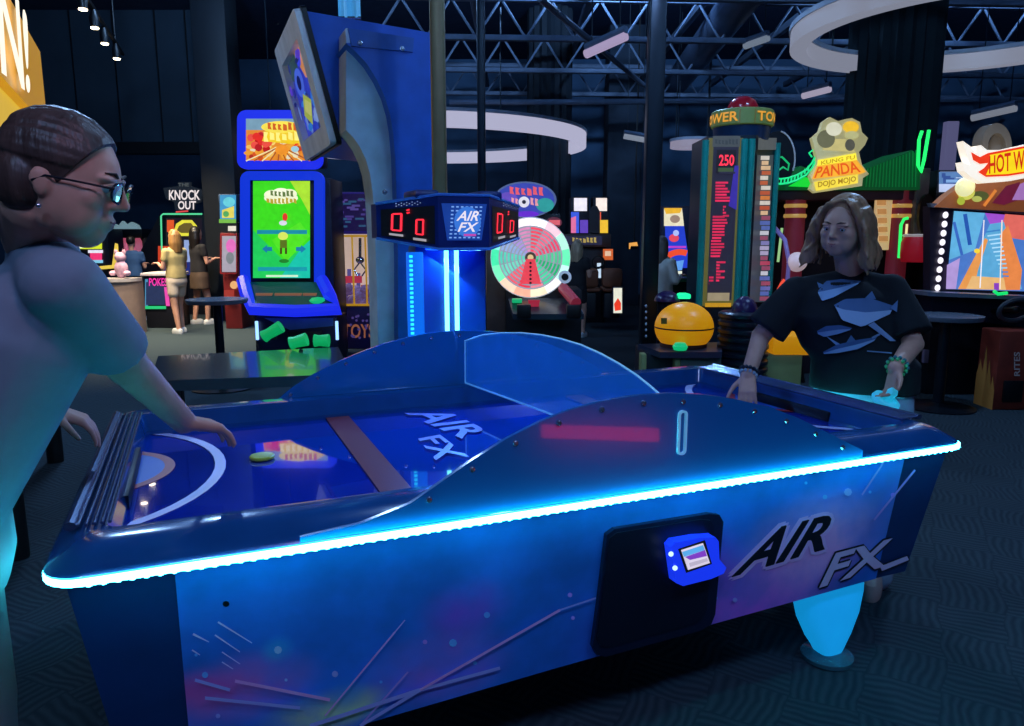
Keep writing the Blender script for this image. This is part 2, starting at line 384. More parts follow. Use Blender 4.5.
# ring lights and tube lights
def ring_light(px, c, Rr, z, h, w, col, es, lab):
    X = (px - 512) / F * c
    e = thing('ring_light', lab, 'ceiling light', (X, c, z))
    def sect(r0, r1, z0, z1):
        m = MB(); n = 72; vs = []; fs = []
        for j in range(n):
            a_ = 2 * math.pi * j / n
            for r_, zz in ((r0, z0), (r1, z0), (r1, z1), (r0, z1)): vs.append((r_ * math.cos(a_), r_ * math.sin(a_), zz))
        for j in range(n):
            q_ = (j + 1) % n
            for k in range(4): fs.append((j * 4 + k, q_ * 4 + k, q_ * 4 + (k + 1) % 4, j * 4 + (k + 1) % 4))
        return m.add(vs, fs)
    obj('diffuser', sect(Rr - w, Rr, 0, h), glow(col, es), e)
    obj('housing', sect(Rr - w - .015, Rr + .015, h, h + .05), mat('white_housing', '#9aa0b0', .5), e)
    for k in range(4):
        a_ = k * math.pi / 2 + .5; p = (Rr * math.cos(a_) * .98, Rr * math.sin(a_) * .98)
        obj('hanger_rod', MB().cyl((*p, h + .05), (*p, ZC - z), .012, n=6), STEEL, e)
ring_light(432, 14.4, 2.9, 3.10, .23, .12, '#c9c9e8', .72, 'large white ring light hanging left of centre behind the thin pole')
ring_light(951, 7.9, 1.75, 3.45, .17, .17, '#aeb4cc', .48, 'large pale ring light hanging around the black draped column')
ring_light(686, 15.2, .42, 3.2, .12, .18, '#c9c4e6', .4, 'small distant pale ring light between the steel post and the ball tower')
def tube_light(p0, p1, Y0, Y1, col, es, lab):
    a_, b2 = at(*p0, Y=Y0), at(*p1, Y=Y1)
    e = thing('tube_light', lab, 'ceiling light', (a_ + b2) / 2)
    d = (b2 - a_) / 2
    obj('lamp_tube', MB().tube([-d, d], .05, 10), glow(col, es), e)
    obj('fixture_body', MB().tube([-d + Vector((0, 0, .07)), d + Vector((0, 0, .07))], .045, 6), TR, e)
    for s_ in (-.7, .7): obj('hanger_wire', MB().cyl(d * s_ + Vector((0, 0, .1)), Vector(((d * s_).x, (d * s_).y, ZC - e.location.z)), .008, n=5), STEEL, e)
tube_light((586, 54), (626, 36), 9.0, 8.6, '#b8a8d0', .75, 'short tilted tube light in front of the trusses, the brightest and nearest one')
tube_light((803, 96), (830, 89), 12.4, 12.0, '#c4bcd8', .6, 'small tube light left of the black column below the pale ring light')
tube_light((745, 46), (768, 38), 12.0, 11.6, '#8fa0b8', .5, 'dim short tube light between the ball tower and the pale ring light')
tube_light((624, 136), (646, 140), 14.0, 14.0, '#a7b4cc', .5, 'faint tube light low behind the large white ring light')
tube_light((972, 118), (1016, 108), 11.5, 11.0, '#9aa2b4', .5, 'dim tube light above the racing sign on the far right')
# track spots and cans of the added fill spots
e = thing('light_track', 'black ceiling track bar carrying the small warm spotlights, upper left', 'light track', (-5.5, 10.6, 4.4))
tk0, tk1 = Vector(TRACK[0]) - Vector((-5.5, 10.6, 4.4)), Vector(TRACK[-1]) - Vector((-5.5, 10.6, 4.4))
obj('track_bar', MB().tube([tk0 + Vector((.2, -.6, .16)), tk1 + Vector((-.3, .8, .16))], .03, 6), BLACK, e)
for k_ in (0, 1): obj('hanger_rod', MB().cyl((tk0, tk1)[k_] + Vector((0, 0, .16)), (tk0, tk1)[k_] + Vector((0, 0, 1.55)), .01, n=6), BLACK, e)
for i, l in enumerate(TRACK):
    e = thing('track_spotlight', ['highest and nearest of the four warm track spotlights, upper left', 'second from the top of the four warm track spotlights', 'third from the top of the four warm track spotlights', 'lowest and farthest of the four warm track spotlights'][i], 'spotlight', l, group='track spotlights')
    obj('can', MB().lathe([(.05, -.08), (.06, .02), (.03, .13)], n=14), BLACK, e); obj('lens', MB().lathe([(.045, -.1), (.05, -.085)], n=14), glow('#ffe9c0', 9), e)
for i, (l, t, p, c) in enumerate(FILL_SPOTS):
    d = (Vector(t) - Vector(l)).normalized(); q = d.to_track_quat('-Z', 'Y')
    e = thing('fill_spot', ['added fill spot in a black can over the near side of the table', 'added fill spot in a black can over the shark shirt player', 'added fill spot in a black can over the left player', 'added fill spot in a black can in front of the racing game', 'added fill spot in a black can in front of the prize wheel'][i], 'stage light', l)
    e.rotation_mode = 'QUATERNION'; e.rotation_quaternion = q
    can = MB(); n = 18; can.loft([[(.11 * math.cos(2 * math.pi * j / n) * k1, .11 * math.sin(2 * math.pi * j / n) * k1, z_) for j in range(n)] for k1, z_ in ((1.25, -.12), (1.3, -.02), (1.25, .14), (.8, .2))], caps=False)
    obj('can', can, BLACK, e)
    qi = q.inverted(); up = qi @ Vector((0, 0, ZC - l[2])); obj('yoke', MB().cyl((0, 0, .18), up, .015, n=6), BLACK, e)

for i, (l, p_) in enumerate(FILL_LAMPS):  # shade and rod for each added fill lamp
    e = thing('fill_light', ['added blue fill light high over the slab table', 'added blue fill light high over the ball tower', 'added blue fill light high behind the left player', 'added blue fill light high right of the table', 'added blue fill light high over the scoreboard', 'added blue fill light under the roof over the beige counter', 'added blue fill light under the roof over the prize wheel', 'added blue fill light under the roof over the temple roof game'][i], 'ceiling light', l)
    obj('shade_ring', MB().lathe([(.19, .04), (.20, .06), (.19, .08), (.06, .19), (.03, .2)], n=20), BLACK, e); obj('rod', MB().cyl((0, 0, .2), (0, 0, ZC - l[2]), .012, n=6), BLACK, e)
# ------------------------------------------------------------------ air hockey table
TA = at(42, 575, .84).xy; TB = at(962, 438, .84).xy
TL, TW = 2.65, 1.46
TANG = math.atan2(TB.y - TA.y, TB.x - TA.x)
TU = Vector((math.cos(TANG), math.sin(TANG))); TV = Vector((-TU.y, TU.x))
tc_ = TA + TU * TL / 2 + TV * TW / 2
TABLE = thing('air_hockey_table', 'long dark blue air hockey table with glowing cyan edge and arched side shields', 'air hockey table', (tc_.x, tc_.y, 0), TANG)
def tp(s, t, z): return Vector((s - TL / 2, t - TW / 2, z))
def tw(s, t, z): q = TA + TU * s + TV * t; return Vector((q.x, q.y, z))
def zpix(px, py, z): q = at(px, py, z).xy - TA; return q.dot(TU), q.dot(TV)
def tpix(px, py, t):
    D = ray(px, py); k = ((TA + TV * t).dot(TV)) / D.xy.dot(TV); P = Vector((0, 0, CH)) + D * k
    return (P.xy - TA).dot(TU), P.z
TPAINT = mat('table_navy', '#0e3468', .35, coat=.3)
RAILM = mat('rail_gloss', '#124a84', .18, coat=.6)
def ringz(s0, s1, t0, t1, z, r, n=6): return [tp(x, y, z) for x, y in rrect(s0, t0, s1, t1, r, n)]
obj('cabinet', MB().loft([ringz(.10, TL - .10, .14, 1.33, .315, .04), ringz(.05, TL - .05, .065, 1.395, .768, .04)]), TPAINT, TABLE)
obj('rail', MB().ring(ringz(-.012, TL + .012, 0, TW, .803, .08), ringz(.115, TL - .115, .17, TW - .17, .785, .03), (0, 0, .02)), RAILM, TABLE)
top = MB(); top.loft([ringz(-.012, TL + .012, 0.0, TW, .823, .08), ringz(-.004, TL + .004, .006, TW - .006, .832, .08), ringz(.045, TL - .045, .06, TW - .06, .862, .06), ringz(.07, TL - .07, .09, TW - .09, .870, .05), ringz(.10, TL - .10, .15, TW - .15, .866, .03), ringz(.115, TL - .115, .17, TW - .17, .80, .03)], caps=False)
obj('rail_cap', top, RAILM, TABLE)
# LED strip round the whole edge
LEDM = glow('#3ce6ff', 34)
led = MB().ring(ringz(-.012, TL + .012, -.012, TW + .012, .8075, .085), ringz(.012, TL - .012, .012, TW - .012, .8075, .07), (0, 0, .012))
for i in range(96):
    s_ = .08 + (TL - .16) * i / 95; led.ell(tp(s_, -.009, .807), (.006, .003, .0035), n=8, m=5)
obj('led_strip', led, LEDM, TABLE)
# playing surface
def playmat():
    m = mat('playfield_gloss', '#0c34b4', .07, coat=1.0, vary=.25, scale=1.3, ior=1.7)
    m.node_tree.nodes['Principled BSDF'].inputs['Coat Roughness'].default_value = .02; m.node_tree.nodes['Principled BSDF'].inputs['Coat IOR'].default_value = 2.2
    return m
pf = obj('playfield', MB().box(tp(.10, .16, .77), tp(TL - .10, TW - .16, .79)), playmat(), TABLE, 0)
A = Art(1, .0006); PZ = .791
c1 = zpix(95, 470, PZ)
def P2(px, py): return zpix(px, py, PZ)
c1 = (.20, .80)
for flip in (0, 1):
    def half(cx, cy, rx, ry, n=24): return [((TL - x if flip else x), y) for x, y in [(max(.118, cx + rx * math.cos(R(a_))), cy + ry * math.sin(R(a_))) for a_ in [-90 + 180 * i / n for i in range(n + 1)]]]
    def band_(cx, cy, rx, ry, w, col):
        o_, i_ = half(cx, cy, rx, ry), half(cx, cy, rx - w, ry - w); n_ = len(o_); A.sh.append((o_ + i_, [(i, i + 1, n_ + i + 1, n_ + i) for i in range(n_ - 1)], col, 1.0))
    A.poly(half(.0, .86, .20, .21), '#1c62c8'); band_(.0, .86, .222, .235, .03, '#b03438'); band_(-.08, .84, .45, .56, .032, '#c2c4ee')
for x in (.80, TL - .80): A.rect(x - .045, .17, x + .045, TW - .17, '#7a3a3c')
A.sh = [sh for sh in A.sh]
qa = [P2(462, 442), P2(405, 412), P2(424, 411), P2(492, 440)]
A.text('AIR', [P2(404, 414), P2(462, 440), P2(492, 434), P2(446, 411)], '#8f97d8')
A.text('FX', [P2(418, 440), P2(436, 462), P2(470, 459), P2(440, 436)], '#8f97d8')
A.build('playfield_print', lambda x, y, e: tp(max(.117, min(TL - .117, x)), max(.165, min(TW - .165, y)), PZ + e), pf, 'gloss_print')
# goal-end ribs
RIB = mat('rib_gloss', '#6a7ca0', .22, .8)
for end in (0, 1):
    for k in range(6):
        s_ = .03 + .0155 * k; s_ = TL - s_ if end else s_
        obj('rib', MB().tube([tp(s_, .16, .876), tp(s_, TW - .16, .876)], .0042 if k else .013, 8, flat=.8), RIB, TABLE)
    s_ = .108 if not end else TL - .108
    obj('goal_slot', MB().rbox(tp(s_ - .012, .48, .792), tp(s_ + .012, .98, .83), .004), BLACK, TABLE)
# side shields with bolts
SHM = mat('tinted_acrylic', '#1868ac', .16, coat=.6, vary=.06, scale=2)
def arch(cs, half, z0, zt, n=24):
    pts = []
    for i in range(n + 1):
        a = -1 + 2 * i / n; k = math.cos(a * math.pi / 2) ** .8 if abs(a) < 1 else 0
        pts.append((cs + half * a, z0 + (zt - z0) * max(0, k)))
    return pts
# near shield traced on its own upright plane
near_px = [(300, 541), (360, 523), (410, 503), (440, 482), (470, 461), (505, 439), (540, 421), (570, 409), (600, 401), (635, 395), (668, 393), (700, 394), (735, 399), (770, 407), (800, 419), (830, 434), (862, 450)]
ns = [tpix(x, y, .004) for x, y in near_px]
nsp = [(s_, max(z_, .838)) for s_, z_ in ns]
sh = obj('near_shield', MB().prism([tp(s_, .0, z_) for s_, z_ in nsp] + [tp(nsp[-1][0], .0, .826), tp(nsp[0][0], .0, .826)], (0, .012, 0)), SHM, TABLE, 30)
BOLT = mat('bolt_steel', '#aebccc', .25, .9)
def bolts(pts, t, par, inset=.022):
    L = 0; acc = 0; prev = None; step = .125; nxt = .06
    for i in range(len(pts) - 1):
        a_, b2 = Vector(pts[i]), Vector(pts[i + 1]); l = (b2 - a_).length
        while acc + l > nxt:
            p = a_ + (b2 - a_) * ((nxt - acc) / l); nxt += step
            if p.y - inset > .85:
                mb = MB().lathe([(.0, .007), (.006, .006), (.0085, .001), (.0085, 0)], n=10)
                o = obj('bolt', mb, BOLT, par); o.location = tp(p.x, t, p.y - inset); o.rotation_euler = (R(90), 0, 0)
        acc += l
bolts(nsp, .0, sh)
far = arch(1.33, .74, .862, 1.10)
fs_ = obj('far_shield', MB().prism([tp(s_, TW - .06, z_) for s_, z_ in far] + [tp(far[-1][0], TW - .06, .835), tp(far[0][0], TW - .06, .835)], (0, .012, 0)), SHM, TABLE, 30)
bolts(far, TW - .06, fs_)
# clear centre divider hanging above the surface
CLEAR = mat('clear_acrylic_glow', '#3f9cf0', .05, vary=.1, alpha=.42, emit='#0a6ad8', es=.20)  # blue light caught in the acrylic put in as faint emission
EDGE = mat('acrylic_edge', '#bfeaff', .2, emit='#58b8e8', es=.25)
dn_, df_ = tw(1.53, .02, 0).xy, tw(1.345, TW - .07, 0).xy
dvd = (df_ - dn_).normalized(); dvn = Vector((dvd.y, -dvd.x))
def dpix(px, py):                        # pixel -> point on the upright plane of the divider, in the table's frame
    D = ray(px, py); k_ = dn_.dot(dvn) / D.xy.dot(dvn); P = Vector((0, 0, CH)) + D * k_; q_ = P.xy - TA
    return tp(q_.dot(TU), q_.dot(TV), P.z)
dvp = [dpix(*q_) for q_ in [(660, 396), (650, 387), (635, 375), (618, 364), (600, 354), (580, 345), (560, 339), (540, 335), (520, 333), (500, 333), (482, 335), (464, 341), (460, 372)]]
prof = dvp
dvp = dvp[:-1] + [Vector((dvp[-2].x, dvp[-2].y, .88)), Vector((dvp[0].x, dvp[0].y, .88))]
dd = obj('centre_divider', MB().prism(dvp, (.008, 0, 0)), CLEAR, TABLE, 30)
rim = [p + Vector((.004, 0, 0)) for p in dvp]
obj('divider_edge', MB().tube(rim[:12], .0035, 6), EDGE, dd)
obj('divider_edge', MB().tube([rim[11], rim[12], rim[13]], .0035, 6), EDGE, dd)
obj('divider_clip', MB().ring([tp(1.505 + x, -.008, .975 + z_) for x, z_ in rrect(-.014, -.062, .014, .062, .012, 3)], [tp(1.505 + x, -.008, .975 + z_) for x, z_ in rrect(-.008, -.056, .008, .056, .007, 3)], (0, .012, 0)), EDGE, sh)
# printed front panel
def nebula(name, base, blobs, rough=.3):
    m = bpy.data.materials.new(name); m.use_nodes = True; nt = m.node_tree; b = nt.nodes['Principled BSDF']; L = nt.links.new
    tc = nt.nodes.new('ShaderNodeTexCoord'); nz = nt.nodes.new('ShaderNodeTexNoise'); nz.inputs['Scale'].default_value = 3.5; nz.inputs['Detail'].default_value = 6; L(tc.outputs['Object'], nz.inputs['Vector'])
    r = nt.nodes.new('ShaderNodeValToRGB'); c = lin(base)
    r.color_ramp.elements[0].color = (*[x * .65 for x in c], 1); r.color_ramp.elements[1].color = (*[x * 1.35 for x in c], 1); r.color_ramp.elements[0].position = .3; r.color_ramp.elements[1].position = .7
    L(nz.outputs['Fac'], r.inputs[0]); cur = r.outputs[0]
    nf = nt.nodes.new('ShaderNodeTexNoise'); nf.inputs['Scale'].default_value = 9; nf.inputs['Detail'].default_value = 6; L(tc.outputs['Object'], nf.inputs['Vector'])
    for p, rad, col, k, asp in blobs:
        sb = nt.nodes.new('ShaderNodeVectorMath'); sb.operation = 'SUBTRACT'; sb.inputs[1].default_value = p; L(tc.outputs['Object'], sb.inputs[0])
        sc = nt.nodes.new('ShaderNodeVectorMath'); sc.operation = 'MULTIPLY'; sc.inputs[1].default_value = (1 / rad, 0, asp / rad); L(sb.outputs[0], sc.inputs[0])
        ln = nt.nodes.new('ShaderNodeVectorMath'); ln.operation = 'LENGTH'; L(sc.outputs[0], ln.inputs[0])
        mr = nt.nodes.new('ShaderNodeMapRange'); mr.interpolation_type = 'SMOOTHSTEP'; mr.inputs['From Min'].default_value = 0; mr.inputs['From Max'].default_value = 1; mr.inputs['To Min'].default_value = k; mr.inputs['To Max'].default_value = 0
        L(ln.outputs['Value'], mr.inputs[0])
        mu = nt.nodes.new('ShaderNodeMath'); mu.operation = 'MULTIPLY'; mu.use_clamp = True; L(mr.outputs[0], mu.inputs[0])
        m3 = nt.nodes.new('ShaderNodeMapRange'); m3.inputs['From Min'].default_value = .35; m3.inputs['From Max'].default_value = .65; m3.inputs['To Min'].default_value = .55; m3.inputs['To Max'].default_value = 1.3; L(nf.outputs['Fac'], m3.inputs[0]); L(m3.outputs[0], mu.inputs[1])
        mx = nt.nodes.new('ShaderNodeMixRGB'); mx.inputs[2].default_value = (*lin(col), 1); L(mu.outputs[0], mx.inputs[0]); L(cur, mx.inputs[1]); cur = mx.outputs[0]
    L(cur, b.inputs['Base Color']); b.inputs['Roughness'].default_value = rough
    return m
def front_t(z): return .050 + (.80 - z) / .485 * .075
def fpix(px, py, e=0):                  # pixel -> (s, z) on the leaning front panel
    t = .1
    for _ in range(4):
        s_, z_ = tpix(px, py, t); t = front_t(z_) - .010 - e
    return s_, z_
def fp(s_, z_, e=0): return tp(s_, front_t(z_) - .010 - e, z_)
def fpx(px, py, e=0): return fp(*fpix(px, py, e), e)
BL = [((760, 600), .42, '#d070f0', .9, 1.6), ((815, 545), .36, '#f0b8f8', 1.0, 1.5), ((690, 580), .26, '#b060e8', .7, 1.2), ((900, 490), .2, '#8d86c8', .4, 1),
      ((240, 690), .22, '#d070c8', .8, 1.8), ((330, 712), .20, '#e8ff90', .9, 2.4), ((200, 690), .14, '#d060b8', .7, 2), ((440, 668), .25, '#c070e0', .6, 1.6), ((278, 650), .05, '#3ab4f0', .8, 1), ((345, 697), .07, '#2f9ee0', .8, 1), ((465, 610), .16, '#a050e0', .6, 1.4), ((610, 640), .2, '#3a44c0', .5, 1)]
blobs = [(tuple(fpx(*p)), r_, c_, k_, a_) for p, r_, c_, k_, a_ in BL]
PANEL = nebula('space_print', '#2c7ae0', blobs)
panel = obj('printed_panel', MB().prism([fp(.235, .235), fp(1.2, .285), fp(2.42, .332), fp(2.42, .80), fp(.235, .80)], (0, .012, 0)), PANEL, TABLE, 0)
A = Art(1, .0003)
def star(x, y, r_, col): A.ell(x, y, r_, r_, col, n=8)
for x, y, r_ in [(278, 650, 5), (335, 674, 4), (425, 642, 3), (453, 643, 5), (475, 663, 2.5), (381, 682, 2), (286, 680, 2), (205, 675, 4), (218, 716, 3), (487, 615, 4), (196, 655, 2), (570, 595, 3), (573, 618, 2.5), (806, 483, 2), (848, 492, 5), (825, 497, 3), (893, 495, 3), (870, 492, 2), (700, 540, 2), (735, 600, 3), (716, 598, 2)]:
    star(x, y, r_ * .8, random.choice(['#70c0ff', '#b0b8ff', '#b0d8ff', '#d0a0ff']))
for l in [(193, 634, 209, 642, 3, 1), (215, 635, 240, 652, 2, 1), (218, 622, 252, 643, 2.4, 1), (222, 652, 240, 664, 1.5, 1), (222, 662, 233, 669, 1.5, 1), (192, 650, 200, 655, 2, 1)]: A.line(*l[:4], l[4] * .8, '#f0d8ff', 1, l[5] * .8)
for l in [(325, 716, 395, 632, 2), (395, 632, 405, 620, 1.2), (360, 726, 408, 672, 2), (310, 726, 420, 690, 5), (420, 690, 500, 668, 4), (360, 726, 420, 690, 4), (420, 690, 560, 610, 3), (560, 610, 596, 598, 2), (874, 520, 915, 470, 2.5), (862, 495, 884, 462, 2), (205, 698, 300, 708, 4), (235, 681, 330, 700, 4), (195, 680, 230, 690, 4)]: A.line(*l[:4], l[4] * .8, random.choice(['#b0b8ff', '#c8a0f0', '#f0b0f0']))
A.build('panel_streaks', lambda x, y, e: fpx(x, y, .0006 + e), panel, 'gloss_print')['kind'] = 'stuff'
# raised AIR FX lettering on the panel
def word_mesh(s, quad, depth, e0):
    vs, fs = text_tris(s); mb = MB(); a_, b2, c_, d_ = quad; P3 = []
    for x, y in vs:
        q_ = [(1 - x) * (1 - y) * a_[i] + x * (1 - y) * b2[i] + x * y * c_[i] + (1 - x) * y * d_[i] for i in (0, 1)]
        P3.append(fpx(q_[0], q_[1], e0))
    mb.add(P3, fs); return mb
A = Art(1, .0004)
qa, qf = [(731, 577), (824, 549), (842, 511), (767, 530)], [(819, 588), (884, 566), (893, 538), (836, 553)]
def off(q_, dx, dy): return [(x + dx, y + dy) for x, y in q_]
A.eps = .00015
for dx, dy in ((-4, 0), (4, 0), (0, -4), (0, 4), (-3, -3), (3, 3), (-3, 3), (3, -3), (0, 0)): A.text('AIR', off(qa, dx, dy), '#f0c8ff')
A.text('AIR', qa, '#081222').text('AIR', off(qa, .8, .3), '#081222')
for dx, dy in ((-1.8, 0), (1.8, 0), (0, -1.8), (0, 1.8), (-1.3, -1.3), (1.3, 1.3)): A.text('FX', off(qf, dx, dy), '#0a1424')
A.poly([(879, 565), (908, 554.5), (910, 561), (880, 573)], '#0a1424')
A.text('FX', qf, '#e4d2f4').text('FX', off(qf, .7, 0), '#e4d2f4').poly([(880, 566.5), (907, 556), (909, 560), (882, 571)], '#e4d2f4')
A.build('lettering', lambda x, y, e: fpx(x, y, .0015 + e), panel, 'gloss_print')
# dark corner panels
for (s0, s1, t0) in ((.03, .235, 0), (2.42, 2.62, 0), (.03, .235, 1), (2.42, 2.62, 1)):
    def cp(s_, z_, far_):
        tt = front_t(z_) - .008
        lean = (.80 - z_) / .485 * .06
        if s_ < .1: s_ += lean
        if s_ > 2.5: s_ -= lean
        return tp(s_, TW - tt if far_ else tt, z_)
    zb_ = .235 if s0 < 1 else .332
    obj('corner_panel', MB().prism([cp(s0, zb_, t0), cp(s1, zb_, t0), cp(s1, .80, t0), cp(s0, .80, t0)], (0, -.12 if t0 else .12, 0)), TPAINT, TABLE, 20)
# coin door with card reader
dpx = [(604, 533), (612, 527), (706, 512), (716, 513), (720, 520), (712, 612), (708, 622), (698, 628), (603, 654), (594, 652), (590, 644), (596, 600)]
door = obj('coin_door', MB().prism([fpx(x, y, .001) for x, y in dpx], (0, -.016, 0)), mat('coin_door_black', '#101c38', .35), TABLE, 30)
cx_, cy_ = 655, 583
obj('door_inset', MB().prism([fpx(cx_ + (x - cx_) * .90, cy_ + (y - cy_) * .90, .0172) for x, y in dpx], (0, -.003, 0)), mat('coin_door_inner', '#0a1428', .4), door, 30)
rd = [(664, 543), (668, 538), (690, 534), (708, 533), (711, 537), (712, 555), (719, 563), (716, 569), (704, 574), (676, 581), (669, 578)]
reader = obj('card_reader', MB().prism([fpx(x, y, .02) for x, y in rd], (0, -.035, 0)), mat('reader_blue', '#1030c0', .3, emit='#1a3cff', es=.75), TABLE, 30)
A = Art(1.0, .0008)
A.poly([(678, 549), (705, 540), (712, 564), (686, 573)], '#0a0d18').poly([(681, 550), (703, 543), (710, 563), (688, 570)], '#d8d0e8')
A.poly([(682, 552), (703, 545), (705, 550), (684, 557)], '#58a8e8').poly([(685, 557), (705, 550), (707, 556), (690, 560)], '#7a3cc0').poly([(689, 563), (707, 558), (708, 561), (690, 567)], '#b8b0c8')
A.ell(671, 554, 2.6, 2.6, '#a8c8ff', 2).ell(675, 568, 2.6, 2.6, '#a8c8ff', 2)
A.build('reader_screen', lambda x, y, e: fpx(x, y, .0562 + e), reader)
obj('bolt_hole', MB().prism([fpx(226 + 3.5 * math.cos(a_), 604 + 3 * math.sin(a_), .0004) for a_ in [k * .785 for k in range(8)]], (0, .002, 0)), BLACK, TABLE)
# glowing legs
LEGM = mat('glowing_leg', '#2aa8e8', .45, emit='#12a6f2', es=.62)
FOOTM = mat('clear_foot', '#6ab8c8', .1, trans=.7, ior=1.3)
for (ls, lt) in ((2.30, .21), (.35, .33), (2.30, TW - .21), (.35, TW - .21)):
    rings = []
    for z_, w, d_ in ((.34, .145, .06), (.26, .140, .06), (.18, .122, .056), (.10, .085, .05), (.055, .055, .045), (.035, .045, .04)):
        rings.append([tp(ls + w * math.copysign(abs(math.cos(a_)) ** .6, math.cos(a_)) + (.34 - z_) * .08, lt + d_ * math.copysign(abs(math.sin(a_)) ** .6, math.sin(a_)), z_) for a_ in [2 * math.pi * k / 20 for k in range(20)]])
    lg = obj('leg', MB().loft(rings), LEGM, TABLE, 60)
    obj('foot_disc', MB().lathe([(.085, 0), (.09, .006), (.09, .02), (.06, .03), (.02, .036)], tp(ls + .025, lt, 0)), FOOTM, lg)
# scoreboard on its lit column at the far side
SBT = TW + .14
s_c, z_t = tpix(452, 200, SBT)
COLM = mat('column_blue', '#0c3f80', .4)
col = obj('score_column', MB().rbox(tp(s_c - .17, SBT + .02, 0), tp(s_c + .17, SBT + .14, 1.46), .015), COLM, TABLE)
for (x0, x1, c_, k_) in ((432, 425, '#0a7cff', 0), ):
    pass
sa, _ = tpix(408, 290, SBT); sb_, _ = tpix(424, 290, SBT)
obj('light_panel', MB().rbox(tp(sa, SBT, .9), tp(sb_, SBT + .025, 1.43), .004), glow('#0a72ff', .85), col)
for k in range(26):
    obj('led_dot', MB().rbox(tp(sa + .008, SBT - .004, .905 + k * .02), tp(sa + .024, SBT + .002, .917 + k * .02), .003), glow('#28d0ff', 1.6), col)
for px in (446.5, 456.5):
    s1, _ = tpix(px, 290, SBT); obj('light_tube', MB().cyl(tp(s1, SBT - .004, .9), tp(s1, SBT - .004, 1.44), .010, n=10), glow('#6fe2ff', 3.2), col)
# scoreboard head: three faced housing
def sbp(x, y, z_): return tp(s_c + x, SBT - .16 + y, z_)
zb0, zt0 = 1.445, 1.672
plan = [(-.335, .19), (-.115, 0), (.115, 0), (.335, .19)]
back = [(.335, .29), (-.335, .29)]
hb = [sbp(x, y, z_) for (x, y), z_ in zip(plan + back, (zb0 + .045, zb0, zb0, zb0 + .045, zb0 + .045, zb0 + .045))]
ht = [sbp(x, y, z_) for (x, y), z_ in zip(plan + back, (zt0 - .035, zt0, zt0, zt0 - .035, zt0 - .035, zt0 - .035))]
HEADM = mat('score_housing', '#0a2a6a', .35)
head = obj('scoreboard', MB().loft([hb, ht]), HEADM, TABLE, 20)
for x0, x1 in ((-.20, -.09), (.09, .20)): obj('top_rib', MB().rbox(sbp(x0, .05, zt0 - .02), sbp(x1, .25, zt0 + .022), .015), HEADM, head)
obj('edge_trim', MB().tube([sbp(x, y - .002, z_) for (x, y), z_ in zip(plan, (zb0 + .045, zb0, zb0, zb0 + .045))], .007, 6), mat('edge_blue', '#3f78c8', .3), head)
obj('edge_trim', MB().tube([sbp(x, y - .002, z_) for (x, y), z_ in zip(plan, (zt0 - .035, zt0, zt0, zt0 - .035))], .007, 6), mat('edge_blue', '#3f78c8', .3), head)
obj('glow_panel', MB().box(sbp(-.12, .02, zb0 - .006), sbp(.12, .24, zb0 - .001)), glow('#0a3cff', 6.0), head, 0)
def wing(i):                             # returns mapping for face i of the plan, u in 0..1 across, w in 0..1 upward
    (xa, ya), (xb, yb) = plan[i], plan[i + 1]
    nx, ny = (yb - ya), -(xb - xa); l = math.hypot(nx, ny); nx, ny = nx / l, ny / l
    za = (zb0 + .045, zb0, zb0, zb0 + .045); zt_ = (zt0 - .035, zt0, zt0, zt0 - .035)
    def f(u, w, e):
        lo = za[i] + (za[i + 1] - za[i]) * u; hi = zt_[i] + (zt_[i + 1] - zt_[i]) * u
        return sbp(xa + (xb - xa) * u + nx * (e + .003), ya + (yb - ya) * u + ny * (e + .003), lo + (hi - lo) * w)
    return f
def seg0(A, x, y, w, h, k, sl=.12):      # a seven segment nought
    t = k
    def q(a, b): return (x + a * w + sl * b * h * .35, y + b * h)
    for a0, b0, a1, b1 in ((0, 0, 1, 0), (0, 1, 1, 1), (0, 0, 0, .5), (0, .5, 0, 1), (1, 0, 1, .5), (1, .5, 1, 1)):
        p0, p1 = q(a0, b0), q(a1, b1); A.line(*p0, *p1, t, '#ff2a3c', 1.6)
def score_face(i):
    A = Art(1, .0008)
    A.poly([(.08, .10), (.95, .08), (.95, .80), (.08, .82)], '#04060c', .6)
    xs = (.26, .66) if i == 0 else (.22, .62)
    seg0(A, xs[0], .28, .15, .40, .035); seg0(A, xs[1], .24, .11, .30, .03); A.line(.52, .68, .57, .70, .035, '#ff2a3c', 1.2).line(.52, .74, .57, .76, .035, '#ff2a3c', 1.2)
    A.rect(xs[0] - .03, .15, xs[0] + .2, .20, '#c8c4d0', .6); A.rect(xs[1] - .04, .11, xs[1] + .17, .16, '#c8c4d0', .6)
    for k in range(10):
        for j in range(3):
            if (k + j) % 2 == 0: A.ell(.36 + k * .045, .86 + j * .03 - k * .002, .010, .012, '#a8c4ff', .9 - .05 * k, 6)
    o = A.build('score_display', wing(i), head); o['label'] = 'red zero score digits on black display'
    return o
score_face(0); score_face(2)
A = Art(1, .0008)
A.poly([(.16, .16), (.84, .16), (.95, .84), (.06, .84)], '#1a4cc0', .55)
for j in range(9):
    for k in range(7):
        if 1 < k < 5 and 2 < j < 7: continue
        A.rect(.2 + k * .09, .2 + j * .07, .25 + k * .09, .225 + j * .07, '#7fb0ff', .9)
A.ell(.5, .5, .26, .28, '#3a7ae0', .9)
A.text('AIR', [(.28, .52), (.70, .52), (.78, .70), (.36, .70)], '#e8e0f0', 1.0).text('FX', [(.30, .32), (.64, .32), (.72, .49), (.38, .49)], '#e8e0f0', 1.0)
A.rect(.42, .24, .66, .28, '#d050c0', .8)
A.build('logo_panel', wing(1), head)
d = bpy.data.lights.new('scoreboard_lamp', 'AREA'); o = bpy.data.objects.new('scoreboard_lamp', d); COL.objects.link(o)
